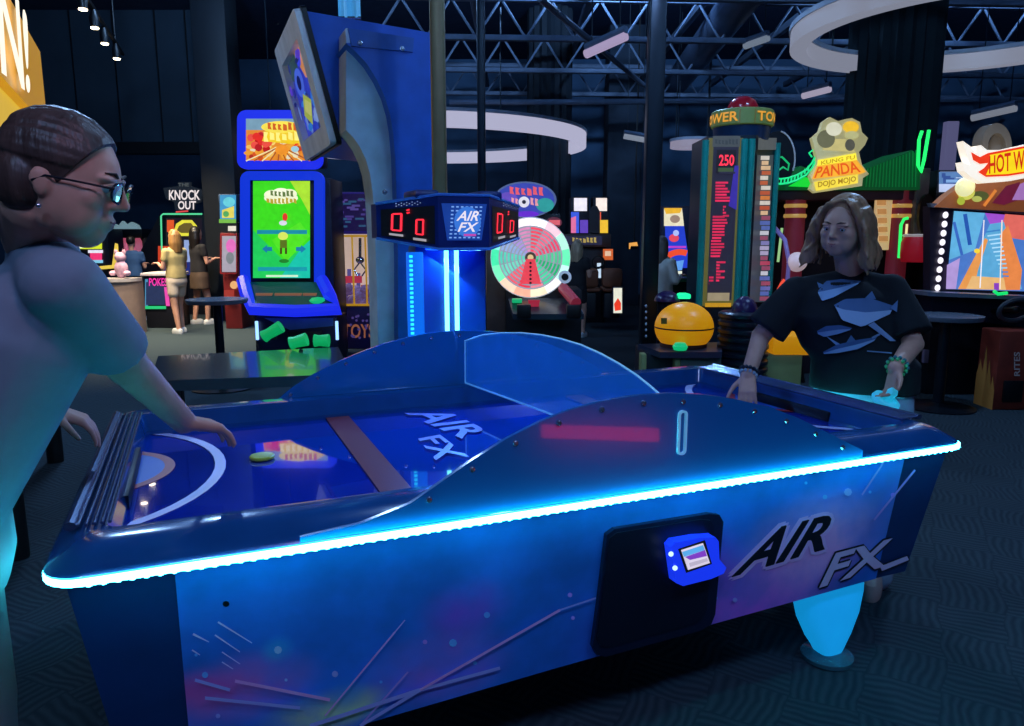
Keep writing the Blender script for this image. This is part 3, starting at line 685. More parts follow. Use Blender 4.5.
d.energy = 22; d.color = (.05, .25, 1); d.size = .22; p = tw(s_c, SBT - .04, zb0 - .02); o.location = p; o.rotation_euler = (Vector(tw(1.0, .7, .8)) - p).to_track_quat('-Z', 'Y').to_euler()
# ------------------------------------------------------------------ arched video tower behind the scoreboard
n0 = at(305, 10, Y=4.75)
e = thing('arched_video_tower', 'blue arched tower carrying a tilted video screen above the scoreboard', 'arcade game', (n0.x, n0.y, 0), TANG)
def apix(px, py, yl):
    D = ray(px, py); b0 = Vector((n0.x, n0.y)) + TV * yl; k = b0.dot(TV) / D.xy.dot(TV); P = Vector((0, 0, CH)) + D * k
    return Vector(((P.xy - Vector((n0.x, n0.y))).dot(TU), yl, P.z))
TBLUE = mat('tower_blue', '#1c5cc8', .4); TPALE = mat('tower_pale', '#b4cce0', .45)
bx = [apix(306, 11, 0), apix(438, 34, 0), apix(438, 152, 0), apix(340, 139, 0)]
BD = 1.1
hb_ = obj('screen_housing', MB().prism(bx, (0, BD, 0)), TBLUE, e, 20)
ta, tb = bx[0], bx[3]; dn = (tb - ta); nrm = Vector((dn.z, 0, -dn.x)).normalized()
if nrm.x > 0: nrm = -nrm
def sp(a, b, d): return ta + dn * b + Vector((0, BD * a, 0)) + nrm * d       # a along depth, b down the slope
obj('screen_frame', MB().ring([sp(x, y, .02) for x, y in rrect(-.02, -.03, 1.02, 1.03, .04)], [sp(x, y, .02) for x, y in rrect(.13, .15, .88, .86, .01)], nrm * .05), mat('frame_silver', '#dcdfe4', .45), hb_)
obj('screen_gasket', MB().ring([sp(x, y, .0) for x, y in rrect(-.03, -.045, 1.03, 1.045, .04)], [sp(x, y, .0) for x, y in rrect(.05, .05, .95, .95, .01)], nrm * .03), BLACK, hb_)
A = Art(.75, .0015)
A.rect(.13, .14, .88, .88, '#2a36b8'); random.seed(3)
A.poly([(.13, .14), (.6, .14), (.4, .4), (.13, .4)], '#d08a50').poly([(.55, .14), (.88, .14), (.88, .3), (.6, .4)], '#2a4a50')
for k in range(26): A.ell(random.uniform(.18, .84), random.uniform(.2, .82), random.uniform(.02, .09), random.uniform(.02, .07), random.choice(['#3a4ae8', '#5a3ad0', '#2f7ad8', '#1a2070', '#6a8ad8', '#242a90']), 1, 9)
A.ell(.45, .42, .15, .12, '#4a6ae8').ell(.45, .42, .07, .06, '#101860').poly([(.2, .62), (.42, .52), (.56, .68), (.36, .80)], '#a8b850').poly([(.24, .64), (.4, .57), (.48, .66), (.33, .73)], '#c4c874')
A.build('screen', lambda x, y, ee: sp(x, y, .022 + ee), hb_)
AD = -.34
cur = [(346, 43), (356, 52), (367, 64), (377, 80), (385, 97), (390, 114), (393, 132), (395, 156), (396, 182), (397, 215), (398, 260), (398, 330)]
cl = [apix(x, y, AD) for x, y in cur]; cl.append(Vector((cl[-1].x, AD, 0)))
rt = [apix(432, 44, AD), apix(435, 100, AD), apix(436, 200, AD)]; rt.append(Vector((rt[-1].x, AD, 0)))
obj('arch_column', MB().prism(cl + list(reversed(rt)), (0, -AD - .005, 0)), TBLUE, e, 25)
lc = [apix(x, y, AD + .1) for x, y in [(346, 28), (346, 130), (353, 137), (360, 147), (366, 160), (370, 174), (373, 195), (375, 230), (377, 290), (378, 335)]]; lc.append(Vector((lc[-1].x, AD + .1, 0)))
rc = [apix(x + 6, y, AD + .1) for x, y in cur]; rc.append(Vector((rc[-1].x, AD + .1, 0)))
obj('arch_side', MB().prism(lc + list(reversed(rc)) + [apix(400, 36, AD + .1)], (0, -AD - .11, 0)), TPALE, e, 25)
tp0, tp1 = apix(348, 27, AD), apix(415, 38, AD)
obj('top_plate', MB().prism([apix(348, 28, AD - .01), apix(414, 38, AD - .01), apix(413, 52, AD - .01), apix(352, 46, AD - .01)], (0, .02, 0)), mat('tower_mid', '#2458b0', .4), e)
for px, py in ((360, 43), (402, 49), (385, 192)):
    q = apix(px, py, AD - .012); o = obj('bolt', MB().lathe([(.0, .01), (.014, .008), (.016, 0)], n=10), BOLT, e); o.location = q; o.rotation_euler = (R(90), 0, 0)
C = Cab('hanging_banner', 'narrow pale cyan banner hanging above the arched video tower', 'banner', 359, 6.2, z=at(359, 18, Y=6.2).z)
bn = MB(); ztop = ZC - C.base.z
prof = []
for i in range(13):
    x = -.085 + .17 * i / 12; prof.append((x, .02 * math.sin(i * 1.1)))
bn.add([(x, y, 0) for x, y in prof] + [(x, y, ztop) for x, y in prof] + [(x, y + .006, 0) for x, y in prof] + [(x, y + .006, ztop) for x, y in prof], [(i, i + 1, 14 + i, 13 + i) for i in range(12)] + [(26 + i, 27 + i, 40 + i, 39 + i) for i in range(12)])
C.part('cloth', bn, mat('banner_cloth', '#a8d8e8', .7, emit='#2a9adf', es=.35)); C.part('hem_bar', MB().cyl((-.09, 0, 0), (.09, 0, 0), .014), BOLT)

# ------------------------------------------------------------------ tall green-screen redemption game
C = Cab('tall_screen_game', 'tall arcade game with blue glowing frames and a bright green upright screen', 'arcade game', 288, 9.0)
GB = glow('#1a2cf0', .95); GB2 = glow('#1038e8', .85)
C.part('body', C.down(246, 178, 330, .06, .7), mat('game_navy', '#0c1230', .4))
hd = C.part('header', C.box(239, 112, 321, 167, .05, .35, .03), mat('game_navy', '#0c1230', .4))
C.part('header_frame', C.frame(237, 110, 322, 169, 8.5, 9, -.02, .06), GB, hd)
A = Art(.95, .003); A.rect(246, 118, 315, 161, '#e88a28'); random.seed(5)
A.rect(246, 118, 315, 130, '#7aa0b8')
for k in range(46): A.ell(random.uniform(249, 312), random.uniform(136, 158), random.uniform(2, 6), random.uniform(2, 4), random.choice(['#e83020', '#f0a030', '#f8d878', '#d85018', '#b83018', '#f4c060', '#e8e0c0']), 1, 8)
for k in range(14): A.ell(251 + random.uniform(0, 18), 128 + random.uniform(0, 24), 4, 4, random.choice(['#e82818', '#f05040', '#c01818']), 1, 8)
for k in range(9): A.line(280, 146, 246 + k * 8, 161, 1.2, random.choice(['#f8e8b0', '#a85020']), 1)
A.poly([(262, 141), (268, 124), (300, 122), (314, 130), (314, 142), (290, 144)], '#f8d020').ell(281, 127, 20, 6, '#ffe850')
A.scrawl(267, 122, 303, 131, 7, '#d86010').scrawl(263, 131, 312, 142, 8, '#fff080', 1.1, 4)
A.ell(282, 150, 7, 5, '#f89820').ell(295, 149, 4, 3, '#a0d0e0')
C.art('header_picture', A, -.005, hd)
mf = C.part('screen_frame', C.frame(240, 171, 323, 300, 9, 9, -.04, .06), GB2)
C.part('screen_surround', C.box(248, 178, 316, 296, .0, .08, .01), BLACK, mf)
A = Art(1.05, .003)
A.rect(253, 181, 310, 278, '#3cd818'); A.poly([(290, 181), (310, 181), (310, 215), (302, 200)], '#a8e030').poly([(253, 230), (253, 278), (310, 278), (310, 240), (285, 262)], '#20c858').poly([(300, 250), (310, 240), (310, 278), (280, 278)], '#18c0a8').poly([(272, 240), (300, 222), (310, 236), (286, 262)], '#50e020')
A.ell(281, 198, 17, 6, '#f0f4d0').ell(272, 195, 8, 5, '#f0f4d0').ell(289, 194, 8, 5, '#f0f4d0').ell(281, 192, 8, 4, '#f8fce0').scrawl(270, 190, 294, 197, 6, '#607840').scrawl(266, 197, 297, 204, 8, '#b8a030', 1, 5)
A.rect(257, 230, 307, 234, '#1888a0').rect(258, 267, 307, 271, '#1898a8').rect(266, 275, 298, 277, '#d0f0d0')
A.ell(285, 217, 2.6, 4, '#e03828').ell(283, 223, 4, 2.5, '#d8d8e8')
A.ell(283, 236, 5, 4, '#d8e860').rect(280, 240, 287, 248, '#587018').rect(280, 248, 282, 254, '#402810').rect(285, 248, 287, 254, '#402810').ell(284, 261, 5, 2, '#208028')
A.poly([(262, 249), (267, 245), (267, 247), (272, 247), (272, 251), (267, 251), (267, 253)], '#1878a8').poly([(306, 249), (301, 245), (301, 247), (296, 247), (296, 251), (301, 251), (301, 253)], '#1878a8')
C.art('game_screen', A, -.004, mf)
# sloping control deck
dk = MB(); dk.prism([C.P(243, 282, -.04), C.P(250, 306, -.42), C.P(339, 306, -.42), C.P(324, 282, -.04)], (0, 0, -.05))
deck = C.part('control_deck', dk, mat('deck_green', '#0a3a34', .25, emit='#0a4a50', es=.15))
lip = MB(); lip.tube([C.P(243, 280, -.04), C.P(247, 296, -.3), C.P(252, 309, -.44), C.P(296, 311, -.46), C.P(339, 309, -.44), C.P(330, 296, -.3), C.P(322, 280, -.04)], .075, 8)
C.part('deck_lip', lip, GB, deck)
for x0, x1 in ((257, 273), (276, 302), (304, 317)):
    a_ = C.P((x0 + x1) / 2, 296, -.22); w = (x1 - x0) / 2 * 9 / F
    C.part('instruction_card', MB().box((a_.x - w, -.26, a_.z - .035), (a_.x + w, -.2, a_.z + .035)), glow('#9a6a50', .6), deck, 0)
for x, y, d0 in ((318, 303, -.3),):
    a_ = C.P(x, y, d0); C.part('push_button', MB().lathe([(.09, 0), (.1, .03), (.07, .06), (0, .07)], a_, 16), glow('#18d080', .75), deck)
C.part('lower_body', C.down(256, 316, 337, -.36, .1), mat('game_navy', '#0c1230', .4))
for x in (257, 337): C.part('corner_light', MB().rbox(C.P(x - 1.2, 340, -.40), C.P(x + 1.2, 321, -.37), .004), glow('#8ab8ff', 2))
C.part('front_print', MB().prism([C.P(264, 318, -.37), C.P(333, 318, -.37), C.P(333, 326, -.37), C.P(290, 330, -.37)], (0, .008, 0)), mat('slate_print', '#4a78a0', .5))
C.part('prize_chute', C.box(288, 331, 322, 350, -.40, -.3, .01), BLACK)
# ------------------------------------------------------------------ low slab table and pub table in front of it
zt = .74
cs = [at(150, 381, zt), at(158, 356, zt), at(338, 347, zt), at(352, 374, zt)]
cen = sum(cs, Vector()) / 4
e = thing('low_table', 'wide low dark slab table behind the air hockey table, reflecting green light', 'table', (cen.x, cen.y, 0))
loc = [p - Vector((cen.x, cen.y, 0)) for p in cs]
obj('table_top', MB().prism(loc, (0, 0, -.06)), mat('slab_gloss', '#39424c', .18, coat=.4), e, 20)
for p in loc:
    q = p * .82; obj('leg', MB().rbox((q.x - .035, q.y - .035, 0), (q.x + .035, q.y + .035, zt - .058), .006), STEEL, e)
def pub_table(px, Y, top_y, rw, lab, poler=.045):
    C = Cab('pub_table', lab, 'table', px, Y, group='tall round pub tables')
    zt_ = C.P(px, top_y).z
    C.part('table_top', MB().lathe([(.0, -.04), (rw * .96, -.04), (rw, -.02), (rw, 0), (0, 0)], (0, 0, zt_), 32), mat('pub_top', '#6a7484', .25))
    C.part('pole', MB().cyl((0, 0, .02), (0, 0, zt_ - .03), poler), STEEL); C.part('base_disc', MB().lathe([(.30, 0), (.30, .012), (.08, .035), (.05, .05)], n=32), STEEL)
pub_table(217, 7.35, 299, .29, 'tall round pub table with a dark pole in front of the fighting game', .042)
pub_table(948, 6.5, 315, .29, 'tall round pub table with a dark pole beside the racing game')
# green-lit pucks resting on the slab table
for i, (px, py, ln, tl) in enumerate(((273, 340, .13, 35), (299, 347, .11, 15), (322, 344, .1, 0))):
    q = at(px, py + 3, .74); e = thing('toy_blaster', ['upright green lit toy hammer lying nearest the left on the slab table', 'green lit toy hammer in the middle of the slab table', 'small flat green lit toy hammer at the right on the slab table'][i], 'toy', q)
    r_ = .045
    obj('hammer_head', MB().tube([(-ln * .5, 0, r_), (-ln * .2, 0, r_ + ln * .3 * math.sin(R(tl))), (ln * .5, 0, r_ + ln * math.sin(R(tl)))], [r_, r_ * .85, r_], 12), mat('toy_green', '#18a060', .4, emit='#10d070', es=.45), e)
    obj('handle', MB().tube([(0, .02, r_), (-.02, .12, .02)], .014, 8), BLACK, e)
# ------------------------------------------------------------------ toy claw machine
C = Cab('claw_machine', 'purple toy claw machine with a brightly lit prize window', 'arcade game', 360, 10.0)
pm = mat('claw_purple', '#2a1c58', .45)
C.part('cabinet_base', C.down(335, 306, 387, 0, .8), pm)
C.part('back_panel', C.box(336, 234, 387, 306, .7, .8), mat('claw_back', '#b8a8b0', .6, emit='#e8c8b0', es=.55))
C.part('header', C.box(335, 192, 387, 234, -.02, .8), mat('claw_header', '#3a2a72', .45, emit='#3a2a90', es=.25))
for x in (336, 386): C.part('corner_post', C.box(x - 1.6, 234, x + 1.6, 306, 0, .05, .004), mat('claw_gold', '#c09030', .3, .4, emit='#d8a020', es=.5))
C.part('window_frame', C.frame(336, 235, 386, 306, 2, 1, -.01, .03), mat('claw_gold', '#c09030', .3, .4, emit='#d8a020', es=.5))
for x in (353, 366): C.part('window_bar', C.box(x - .8, 236, x + .8, 305, .0, .02, .003), mat('claw_gold', '#c09030', .3, .4, emit='#d8a020', es=.5))
hp = MB(); random.seed(9)
for k in range(60):
    q = C.P(random.uniform(339, 384), random.uniform(288, 304), random.uniform(.1, .6)); hp.ell(q, [random.uniform(.04, .08)] * 3, n=8, m=6)
o = C.part('plush_heap', hp, mat('plush', '#8a7aa8', .9, vary=.7, scale=6, emit='#7a5a90', es=.25)); o['kind'] = 'stuff'
C.part('claw', MB().tube([C.P(360, 238, .35), C.P(360, 258, .35)], .02, 8).ell(C.P(360, 260, .35), (.06, .06, .05)).tube([C.P(360, 262, .35), C.P(354, 270, .35), C.P(358, 276, .35)], .012, 6).tube([C.P(360, 262, .35), C.P(366, 270, .35), C.P(362, 276, .35)], .012, 6), BOLT)
A = Art(.5, .003)
for k in range(10): A.rect(338 + k * 4.6, 285 - (k * 7 % 5) * 4, 342 + k * 4.6, 291 - (k * 5 % 4) * 3, random.choice(['#d05070', '#e8e0f0', '#6a60b0', '#e0c060', '#b03040']))
A.rect(338, 276, 362, 283, '#c83858', 1.2)
C.art('back_prizes', A, .68)
A = Art(.6, .003); A.word('TOYS', 343, 324, 374, 338, '#a06048'); [A.ell(random.uniform(338, 384), random.uniform(310, 342), 1.4, 1.4, '#5a4a98', .8, 6) for k in range(24)]
C.art('front_lettering', A, -.004)
A = Art(.5, .003); A.rect(336.5, 194, 386, 231, '#2a1c60', .8); [A.rect(x, y, x + random.uniform(3, 9), y + 2, random.choice(['#5a4aa8', '#6a5ab8', '#3a6a9a'])) for x, y in [(random.uniform(338, 376), random.uniform(196, 228)) for k in range(28)]]
C.art('header_print', A, -.024)
# ------------------------------------------------------------------ prize wheel
C = Cab('prize_wheel_game', 'prize wheel game with a big rainbow lit disc and an oval sign', 'arcade game', 530, 8.5)
C.part('cabinet_body', C.down(506, 290, 582, .05, .8), mat('wheel_dark', '#10141c', .5))
C.part('side_panel', C.box(470, 248, 506, 400, .1, .75), mat('wheel_side', '#4a3a34', .6, vary=.5, scale=3))
C.part('back_tower', C.box(502, 214, 560, 300, .12, .6), mat('wheel_dark', '#10141c', .5))
def pc(cx, cy, rx, ry, n=40): return [(cx + rx * math.cos(2 * math.pi * i / n), cy + ry * math.sin(2 * math.pi * i / n)) for i in range(n)]
dk = C.part('wheel_disc', C.prism(pc(530.5, 257.5, 40, 40.5), .0, .12), mat('wheel_rim', '#c8ccd8', .4, emit='#cfe0e8', es=.5))
A = Art(1.15, .003); A.ell(530.5, 257.5, 39.6, 39.9, '#b8c4dc', .5, 40)
def hue(a):
    pal = ['#f04a60', '#f06a88', '#e8486a', '#50c890', '#20b070', '#48d0a0', '#f08898', '#e83a50', '#f06070', '#70d8c0', '#58d0b8', '#90a8d8', '#a890d8', '#d888b8']
    return pal[int((a % 360) / 360 * len(pal))]
for k in range(14):
    a0 = k * 360 / 14 - 90; A.arc(530.5, 257.5, 32, 39.5, a0, a0 + 26, ['#f8f8ff', '#f0c0d0', '#a8f0d0', '#60e0a8', '#b8f8e0', '#f0f0f8', '#f8e0c0', '#f8a890', '#f4c8b0', '#70e8b0', '#40d8a0', '#80e0d8', '#e8f0ff', '#ffe8f8'][k], 1.15, 4)
for j in range(7):
    r0 = 6 + j * 3.7
    for k in range(14):
        a0 = k * 360 / 14 - 90; A.arc(530.5, 257.5, r0, r0 + 2.3, a0 + 1, a0 + 24.7, hue(a0 + 90), .95, 3)
        if j % 2 == 0: A.arc(530.5, 257.5, r0 + 2.3, r0 + 3.7, a0, a0 + 25.7, '#c8d0e8', .5, 3)
C.art('wheel_face', A, -.004, dk); A = Art(1.15, .003); A.ell(530.5, 257.5, 5.5, 5.5, '#403830').ell(530.5, 257.5, 3, 3, '#d8b888').poly([(526, 259), (535, 259), (541, 284), (520, 284)], '#f04858', .8)
for j in range(6): A.ell(530.5, 263 + j * 4, 1.2, 1.2, '#180810')
C.art('wheel_pointer', A, -.62, dk)
C.part('wheel_hub', C.prism(pc(530.5, 257.5, 4, 4, 16), -.06, 0), mat('hub_gold', '#a88048', .3, .7), dk)
kb = C.part('side_knob', C.prism(pc(565, 277, 6.5, 6.5, 20), -.08, .05), mat('knob_ring', '#c8d4e0', .3, emit='#a8c0d8', es=.4)); C.part('knob_centre', C.prism(pc(565, 277, 3.6, 3.6, 16), -.09, -.07), BLACK, kb)
sg = C.part('oval_sign', C.prism(pc(525, 199.5, 31.5, 18), .02, .12), mat('oval_rim', '#5a6a8a', .4, emit='#6a7aa8', es=.4))
A = Art(.9, .003); A.ell(525, 199.5, 29.5, 16.5, '#3a48b8').ell(508, 200, 10, 8, '#6a50c8').ell(545, 205, 9, 7, '#30a0a0').ell(504, 205, 6, 5, '#c8c0f0').ell(527, 214, 12, 3, '#6a28d8')
A.scrawl(509, 186, 544, 196, 6, '#f06070').ell(524, 202, 5.5, 5.5, '#e8e8f8').ell(524, 202, 2, 2, '#202030').scrawl(511, 197, 519, 207, 2, '#f0a0b0').scrawl(530, 197, 539, 207, 2, '#f0a0b0')
C.art('sign_print', A, .016, sg)
rs = C.part('small_sign', C.prism(pc(554, 222.5, 8, 5.5, 20), .05, .1), glow('#7a3850', .5)); A = Art(.8, .003); A.rect(549, 220, 560, 225, '#f06878'); C.art('sign_light', A, .046, rs)
dk2 = MB().prism([C.P(508, 298, .0), C.P(575, 298, 0), C.P(584, 314, -.4), C.P(513, 314, -.4)], (0, 0, -.06))
cd = C.part('control_deck', dk2, mat('wheel_deck', '#28303c', .25))
for px in (524, 574): C.part('speaker_box', C.box(px - 7, 305, px + 7, 318, -.45, -.3, .01), BLACK, cd)
C.part('deck_light', C.box(512, 299, 522, 303, -.2, -.1, .01), glow('#18c880', .7), cd); C.part('deck_light', C.prism([(528, 300), (540, 300), (538, 310), (530, 310)], -.22, -.2), glow('#d03050', .5), cd)
C.part('ball_ramp', MB().tube([C.P(563, 288, -.05), C.P(570, 296, -.25), C.P(576, 303, -.4)], .06, 10), mat('ramp_pink', '#a03848', .3, emit='#b03048', es=.25), cd)
# ------------------------------------------------------------------ driving game with twin screens
C = Cab('driving_game', 'distant driving game with two white lit marquees and brown seats', 'arcade game', 590, 13.0)
C.part('marquee_bar', C.box(548, 234, 611, 247, -.02, .4), mat('drive_brown', '#4a3a34', .5))
A = Art(.7, .004); A.rect(566, 236, 602, 245, '#2a2a48').scrawl(572, 237, 597, 243, 7, '#c8b060'); C.art('marquee_text', A, -.03)
for x0, x1, c1, c2, c3 in ((571, 589, '#f4f0ff', '#3a5ae0', '#e070a0'), (593, 609, '#fff0e8', '#f06040', '#f0d040')):
    p = C.part('screen_unit', C.box(x0, 197, x1, 234, .02, .5), mat('drive_case', '#282430', .5))
    A = Art(1.0, .004); A.rect(x0 + 3, 198, x1 - 2, 211, c1).rect(x0, 212, x0 + 8, 233, c2).poly([(x0, 218), (x0 + 5, 216), (x0 + 5, 233), (x0, 233)], c3).rect(x1 - 9, 220, x1 - 1, 233, '#6040b8' if x0 < 580 else '#f0c030')
    C.art('unit_screen', A, .015, p)
C.part('arch_panel', C.prism([(589, 233), (589, 212), (592, 206), (597, 206), (600, 212), (600, 233)], -.03, .02), mat('drive_grey', '#3a3438', .6))
C.part('base_body', C.down(560, 247, 606, .1, .6), mat('drive_dark', '#161a22', .5))
A = Art(.8, .004); A.rect(603, 249, 613, 260, '#e06a30').rect(605, 251, 611, 256, '#f8d0b0').rect(597, 263, 601, 278, '#c8e0f8', 1.2); C.art('dash_lights', A, -.3)
C.part('steering_wheel', C.tube([(598 + 6 * math.cos(a_ * .524), 262 + 6 * math.sin(a_ * .524)) for a_ in range(13)], 1.2, -.4), BLACK)
for px in (588, 612):
    st = MB().rbox(C.P(px - 9, 292, -1.0), C.P(px + 9, 286, -.5), .05).rbox(C.P(px - 10, 288, -1.05), C.P(px + 10, 268, -.9), .06)
    C.part('seat', st, mat('seat_brown', '#7a4630', .6))
    C.part('seat_base', C.box(px - 8, 293, px + 8, 318, -1.0, -.5, .02), mat('drive_dark', '#161a22', .5))
C.part('poster_panel', C.box(613, 287, 623, 314, -1.1, -.6, .01), mat('poster_case', '#606068', .5))
A = Art(1, .004); A.rect(613.5, 288, 622, 313, '#e8ead8').poly([(614, 304), (618, 298), (621, 303), (621, 310), (615, 311)], '#f04028'); C.art('poster_print', A, -1.12)
C = Cab('amber_sign', 'small glowing amber sign far back right of the driving game', 'sign', 633, 15.0, z=at(633, 246, Y=15).z)
C.part('case', C.box(628, 242, 638, 249, 0, .1), BLACK); A = Art(1, .004); A.poly([(629, 243), (637, 242), (638, 246), (631, 246), (630, 249), (629, 249)], '#f0a850'); C.art('light', A, -.003); C.part('rod', MB().cyl((0, .05, .05), (0, .05, ZC - C.base.z), .015, n=6), BLACK)
# ------------------------------------------------------------------ blue game with hooded player
C = Cab('blue_upright_game', 'narrow blue upright game with a yellow top picture left of the ball tower', 'arcade game', 677, 10.2)
C.part('cabinet_body', C.down(662, 206, 692, .02, .7), mat('upright_dark', '#181c38', .5))
A = Art(.95, .004); A.poly([(664, 209), (682, 208), (684, 226), (664, 226)], '#f0e8c8').poly([(664, 208), (682, 208), (680, 213), (666, 214)], '#f0b830').ell(675, 219, 5, 4, '#a08878').poly([(665, 226), (684, 226), (690, 268), (666, 268)], '#2440d0').ell(674, 238, 5, 4, '#e84a60').ell(676, 233, 3, 3, '#b0c0ff').line(664, 247, 686, 247, 2, '#c040d0').arc(680, 272, 17, 23, 205, 290, '#f05030', 1, 10).poly([(672, 262), (684, 260), (682, 270), (674, 271)], '#60a0f0').rect(676, 271, 682, 277, '#e8f0e0')
C.art('front_picture', A, .0)
C.part('control_deck', MB().rbox(C.P(664, 282, -.4), C.P(692, 276, 0), .03), mat('upright_deck', '#20403c', .3))
C.part('deck_light', C.box(680, 293, 691, 297, -.5, -.4, .01), glow('#18e090', 1.0))
# ------------------------------------------------------------------ ball tower
C = Cab('ball_tower_game', 'tall green tower game with red score list and a red beacon on top', 'arcade game', 738, 7.6)
GRN = mat('tower_green', '#149488', .3); 
def facet(px0, px1, py0, py1, d0, d1):   # a flat face leaning back between two pixel columns
    return [C.P(px0, py1, d0), C.P(px1, py1, d1), C.P(px1, py0, d1), C.P(px0, py0, d0)]
pl = [C.P(704, 220, .1), C.P(741, 220, 0), C.P(752, 220, 0), C.P(772, 220, .3)]
plan_t = [(p.x, p.y) for p in pl] + [(pl[3].x, .75), (pl[0].x, .75)]
ztw = C.z(135, 738)
core = C.part('tower_core', MB().prism([Vector((x, y, 0)) for x, y in plan_t], (0, 0, ztw)), mat('tower_core', '#0a1e2a', .35), None, 20)
for px, d in ((702.5, .08), (741, -.02), (748, -.02), (773, .3)):
    q = C.P(px, 220, d); C.part('corner_tube', MB().cyl((q.x, d, 0), (q.x, d, ztw - .04), .035, n=12), GRN)
def F1(x, y, e_):                         # print on the left facet, pixel in -> point on facet
    u = (x - 704) / (741 - 704); d = .1 - .1 * u; return Vector((C.P(x, 220, d).x, d - .008 - e_, C.P(x, y, d).z))
def F2(x, y, e_):
    u = (x - 752) / 20; d = .3 * u; return Vector((C.P(x, 220, d).x + .006 + e_, d - .008 - e_, C.P(x, y, d).z))
A = Art(.9, .002); A.rect(705, 138, 739, 306, '#7a7838', .55).rect(710, 140, 735, 300, '#28263c', .8)
A.rect(709, 136, 736, 147, '#606a70', .5).scrawl(711, 139, 734, 145, 7, '#303840')
A.rect(713, 150, 732, 173, '#14080c').word('250', 715.5, 155, 730.5, 166, '#ff3048', 1.5).rect(715, 168, 730, 172, '#506a40', .6)
A.poly([(731, 166), (735, 166), (735, 210), (727, 206)], '#4030b8', .8)
A.rect(716, 172, 732, 174, '#28263c')
random.seed(11); y = 182
for blk in ((182, 201, 713, 728), (206, 216, 721, 728), (216, 240, 711, 726), (240, 258, 710, 725), (261, 282, 716, 725), (276, 283, 709, 714)):
    for yy in range(blk[0], blk[1], 3): A.rect(blk[2], yy, blk[3] - random.uniform(0, 6), yy + 1.9, '#f02a5c', random.uniform(.7, 1.1))
A.rect(708, 292, 730, 300, '#b8a888', .7).rect(706, 302, 732, 306, '#d8a020', .8)
A.build('score_list', F1, core)
A = Art(.85, .002); A.rect(753, 155, 769, 302, '#505a6a', .5)
A.rect(753, 138, 771, 150, '#707880', .5)
for yy in range(156, 300, 5): A.rect(755 + random.uniform(0, 2), yy, 766 - random.uniform(0, 3), yy + 4, random.choice(['#e88848', '#e8e0d8', '#b04058', '#f0c8a0', '#c85a40'] if yy < 215 else ['#8a88c8', '#5a70c0', '#b8b0d8', '#a05070', '#d8d8e8', '#c04868']), .85)
A.build('side_print', F2, core)
q = C.P(743, 120, .25); zz0, zz1 = C.z(124, 743), C.z(108, 743); rr = 30 * 7.6 / F
C.part('neck', MB().lathe([(rr * .88, 0), (rr * .92, .1), (rr * .95, zz0 - ztw + .06)], (q.x, .28, ztw - .03)), mat('tower_neck', '#0a2a4a', .4))
bd = C.part('sign_band', MB().lathe([(rr * .96, 0), (rr, .01), (rr, zz1 - zz0), (rr * .96, zz1 - zz0 + .01)], (q.x, .28, zz0), 40), mat('band_olive', '#5a7a48', .4, emit='#5a6a30', es=.3))
def band(x, y, e_):                       # x: angle in degrees, y: 0..1 up the band
    a_ = R(x); return Vector((q.x + (rr + .004 + e_) * math.cos(a_), .28 + (rr + .004 + e_) * math.sin(a_), zz0 + (zz1 - zz0) * y))
A = Art(.85, .002); A.rect(195, .06, 250, .94, '#787040', .6).rect(276, .06, 345, .94, '#787040', .6)
A.build('band_panel', band, bd); A = Art(.85, .002); A.text('TOWER', [(150, .2), (247, .2), (247, .82), (150, .82)], '#f0a838'); A.build('band_lettering', lambda x, y, e_: band(x, y, e_ + .006), bd); A = Art(.85, .002); A.text('TOWER', [(280, .2), (385, .2), (385, .82), (280, .82)], '#f0a838'); A.build('band_lettering', lambda x, y, e_: band(x, y, e_ + .006), bd)
C.part('beacon', MB().lathe([(.15, 0), (.15, .05), (.12, .11), (.06, .145), (0, .15)], (q.x, .28, zz1 + .005)), mat('beacon_red', '#6a1020', .2, emit='#70101c', es=.35))
C.part('side_wheel', C.prism(pc(778, 158, 17, 27, 28), .35, .45), mat('wheel_black', '#0a1018', .4)); C.part('side_wheel_rim', C.tube([(778 + 17 * math.cos(R(a_)), 158 + 27 * math.sin(R(a_))) for a_ in range(-80, 40, 12)], .8, .34), mat('rim_pale', '#a0a8b8', .3, emit='#8090a0', es=.3))
# dome console in front of the tower
C = Cab('dome_ball_console', 'low console with yellow dome and ribbed black drum before the ball tower', 'arcade game', 725, 6.35)
OL = mat('olive_panel', '#949c62', .5); YEL = mat('dome_yellow', '#f0a010', .35, emit='#e89808', es=.42)
sh_ = MB(); sh_.prism([C.P(638, 344, .1), C.P(660, 352, -.35), C.P(722, 352, -.35), C.P(722, 342, .15)], (0, 0, -.05)); C.part('shelf', sh_, mat('shelf_dark', '#28344a', .3))
for x0, x1 in ((641, 647), (675, 681)): C.part('shelf_leg', C.down(x0, 354, x1, -.3, -.2), OL)
C.part('front_panel', C.down(681, 354, 722, -.28, -.2), mat('panel_slate', '#4a5c58', .5)); C.part('back_box', C.down(644, 352, 722, -.15, .3), mat('console_black', '#0b1220', .5))
ctr = C.P(684, 327, -.05); rx = 29 * 6.35 / F
prof = [(rx * math.sin(R(a_)) * 1.0, -rx * .86 * math.cos(R(a_))) for a_ in range(38, 181, 9)]
dm = C.part('dome', MB().lathe(prof, ctr, 40), YEL)
C.part('dome_seam', MB().lathe([(rx * 1.004, -.006), (rx * 1.012, 0), (rx * 1.004, .006), (rx * .99, 0), (rx * 1.004, -.006)], ctr + Vector((0, 0, .0)), 40), BLACK, dm)
C.part('dome_base', MB().lathe([(rx * .78, -.02), (rx * .8, .04)], ctr + Vector((0, 0, -rx * .7)), 30), mat('base_red', '#50241c', .5))
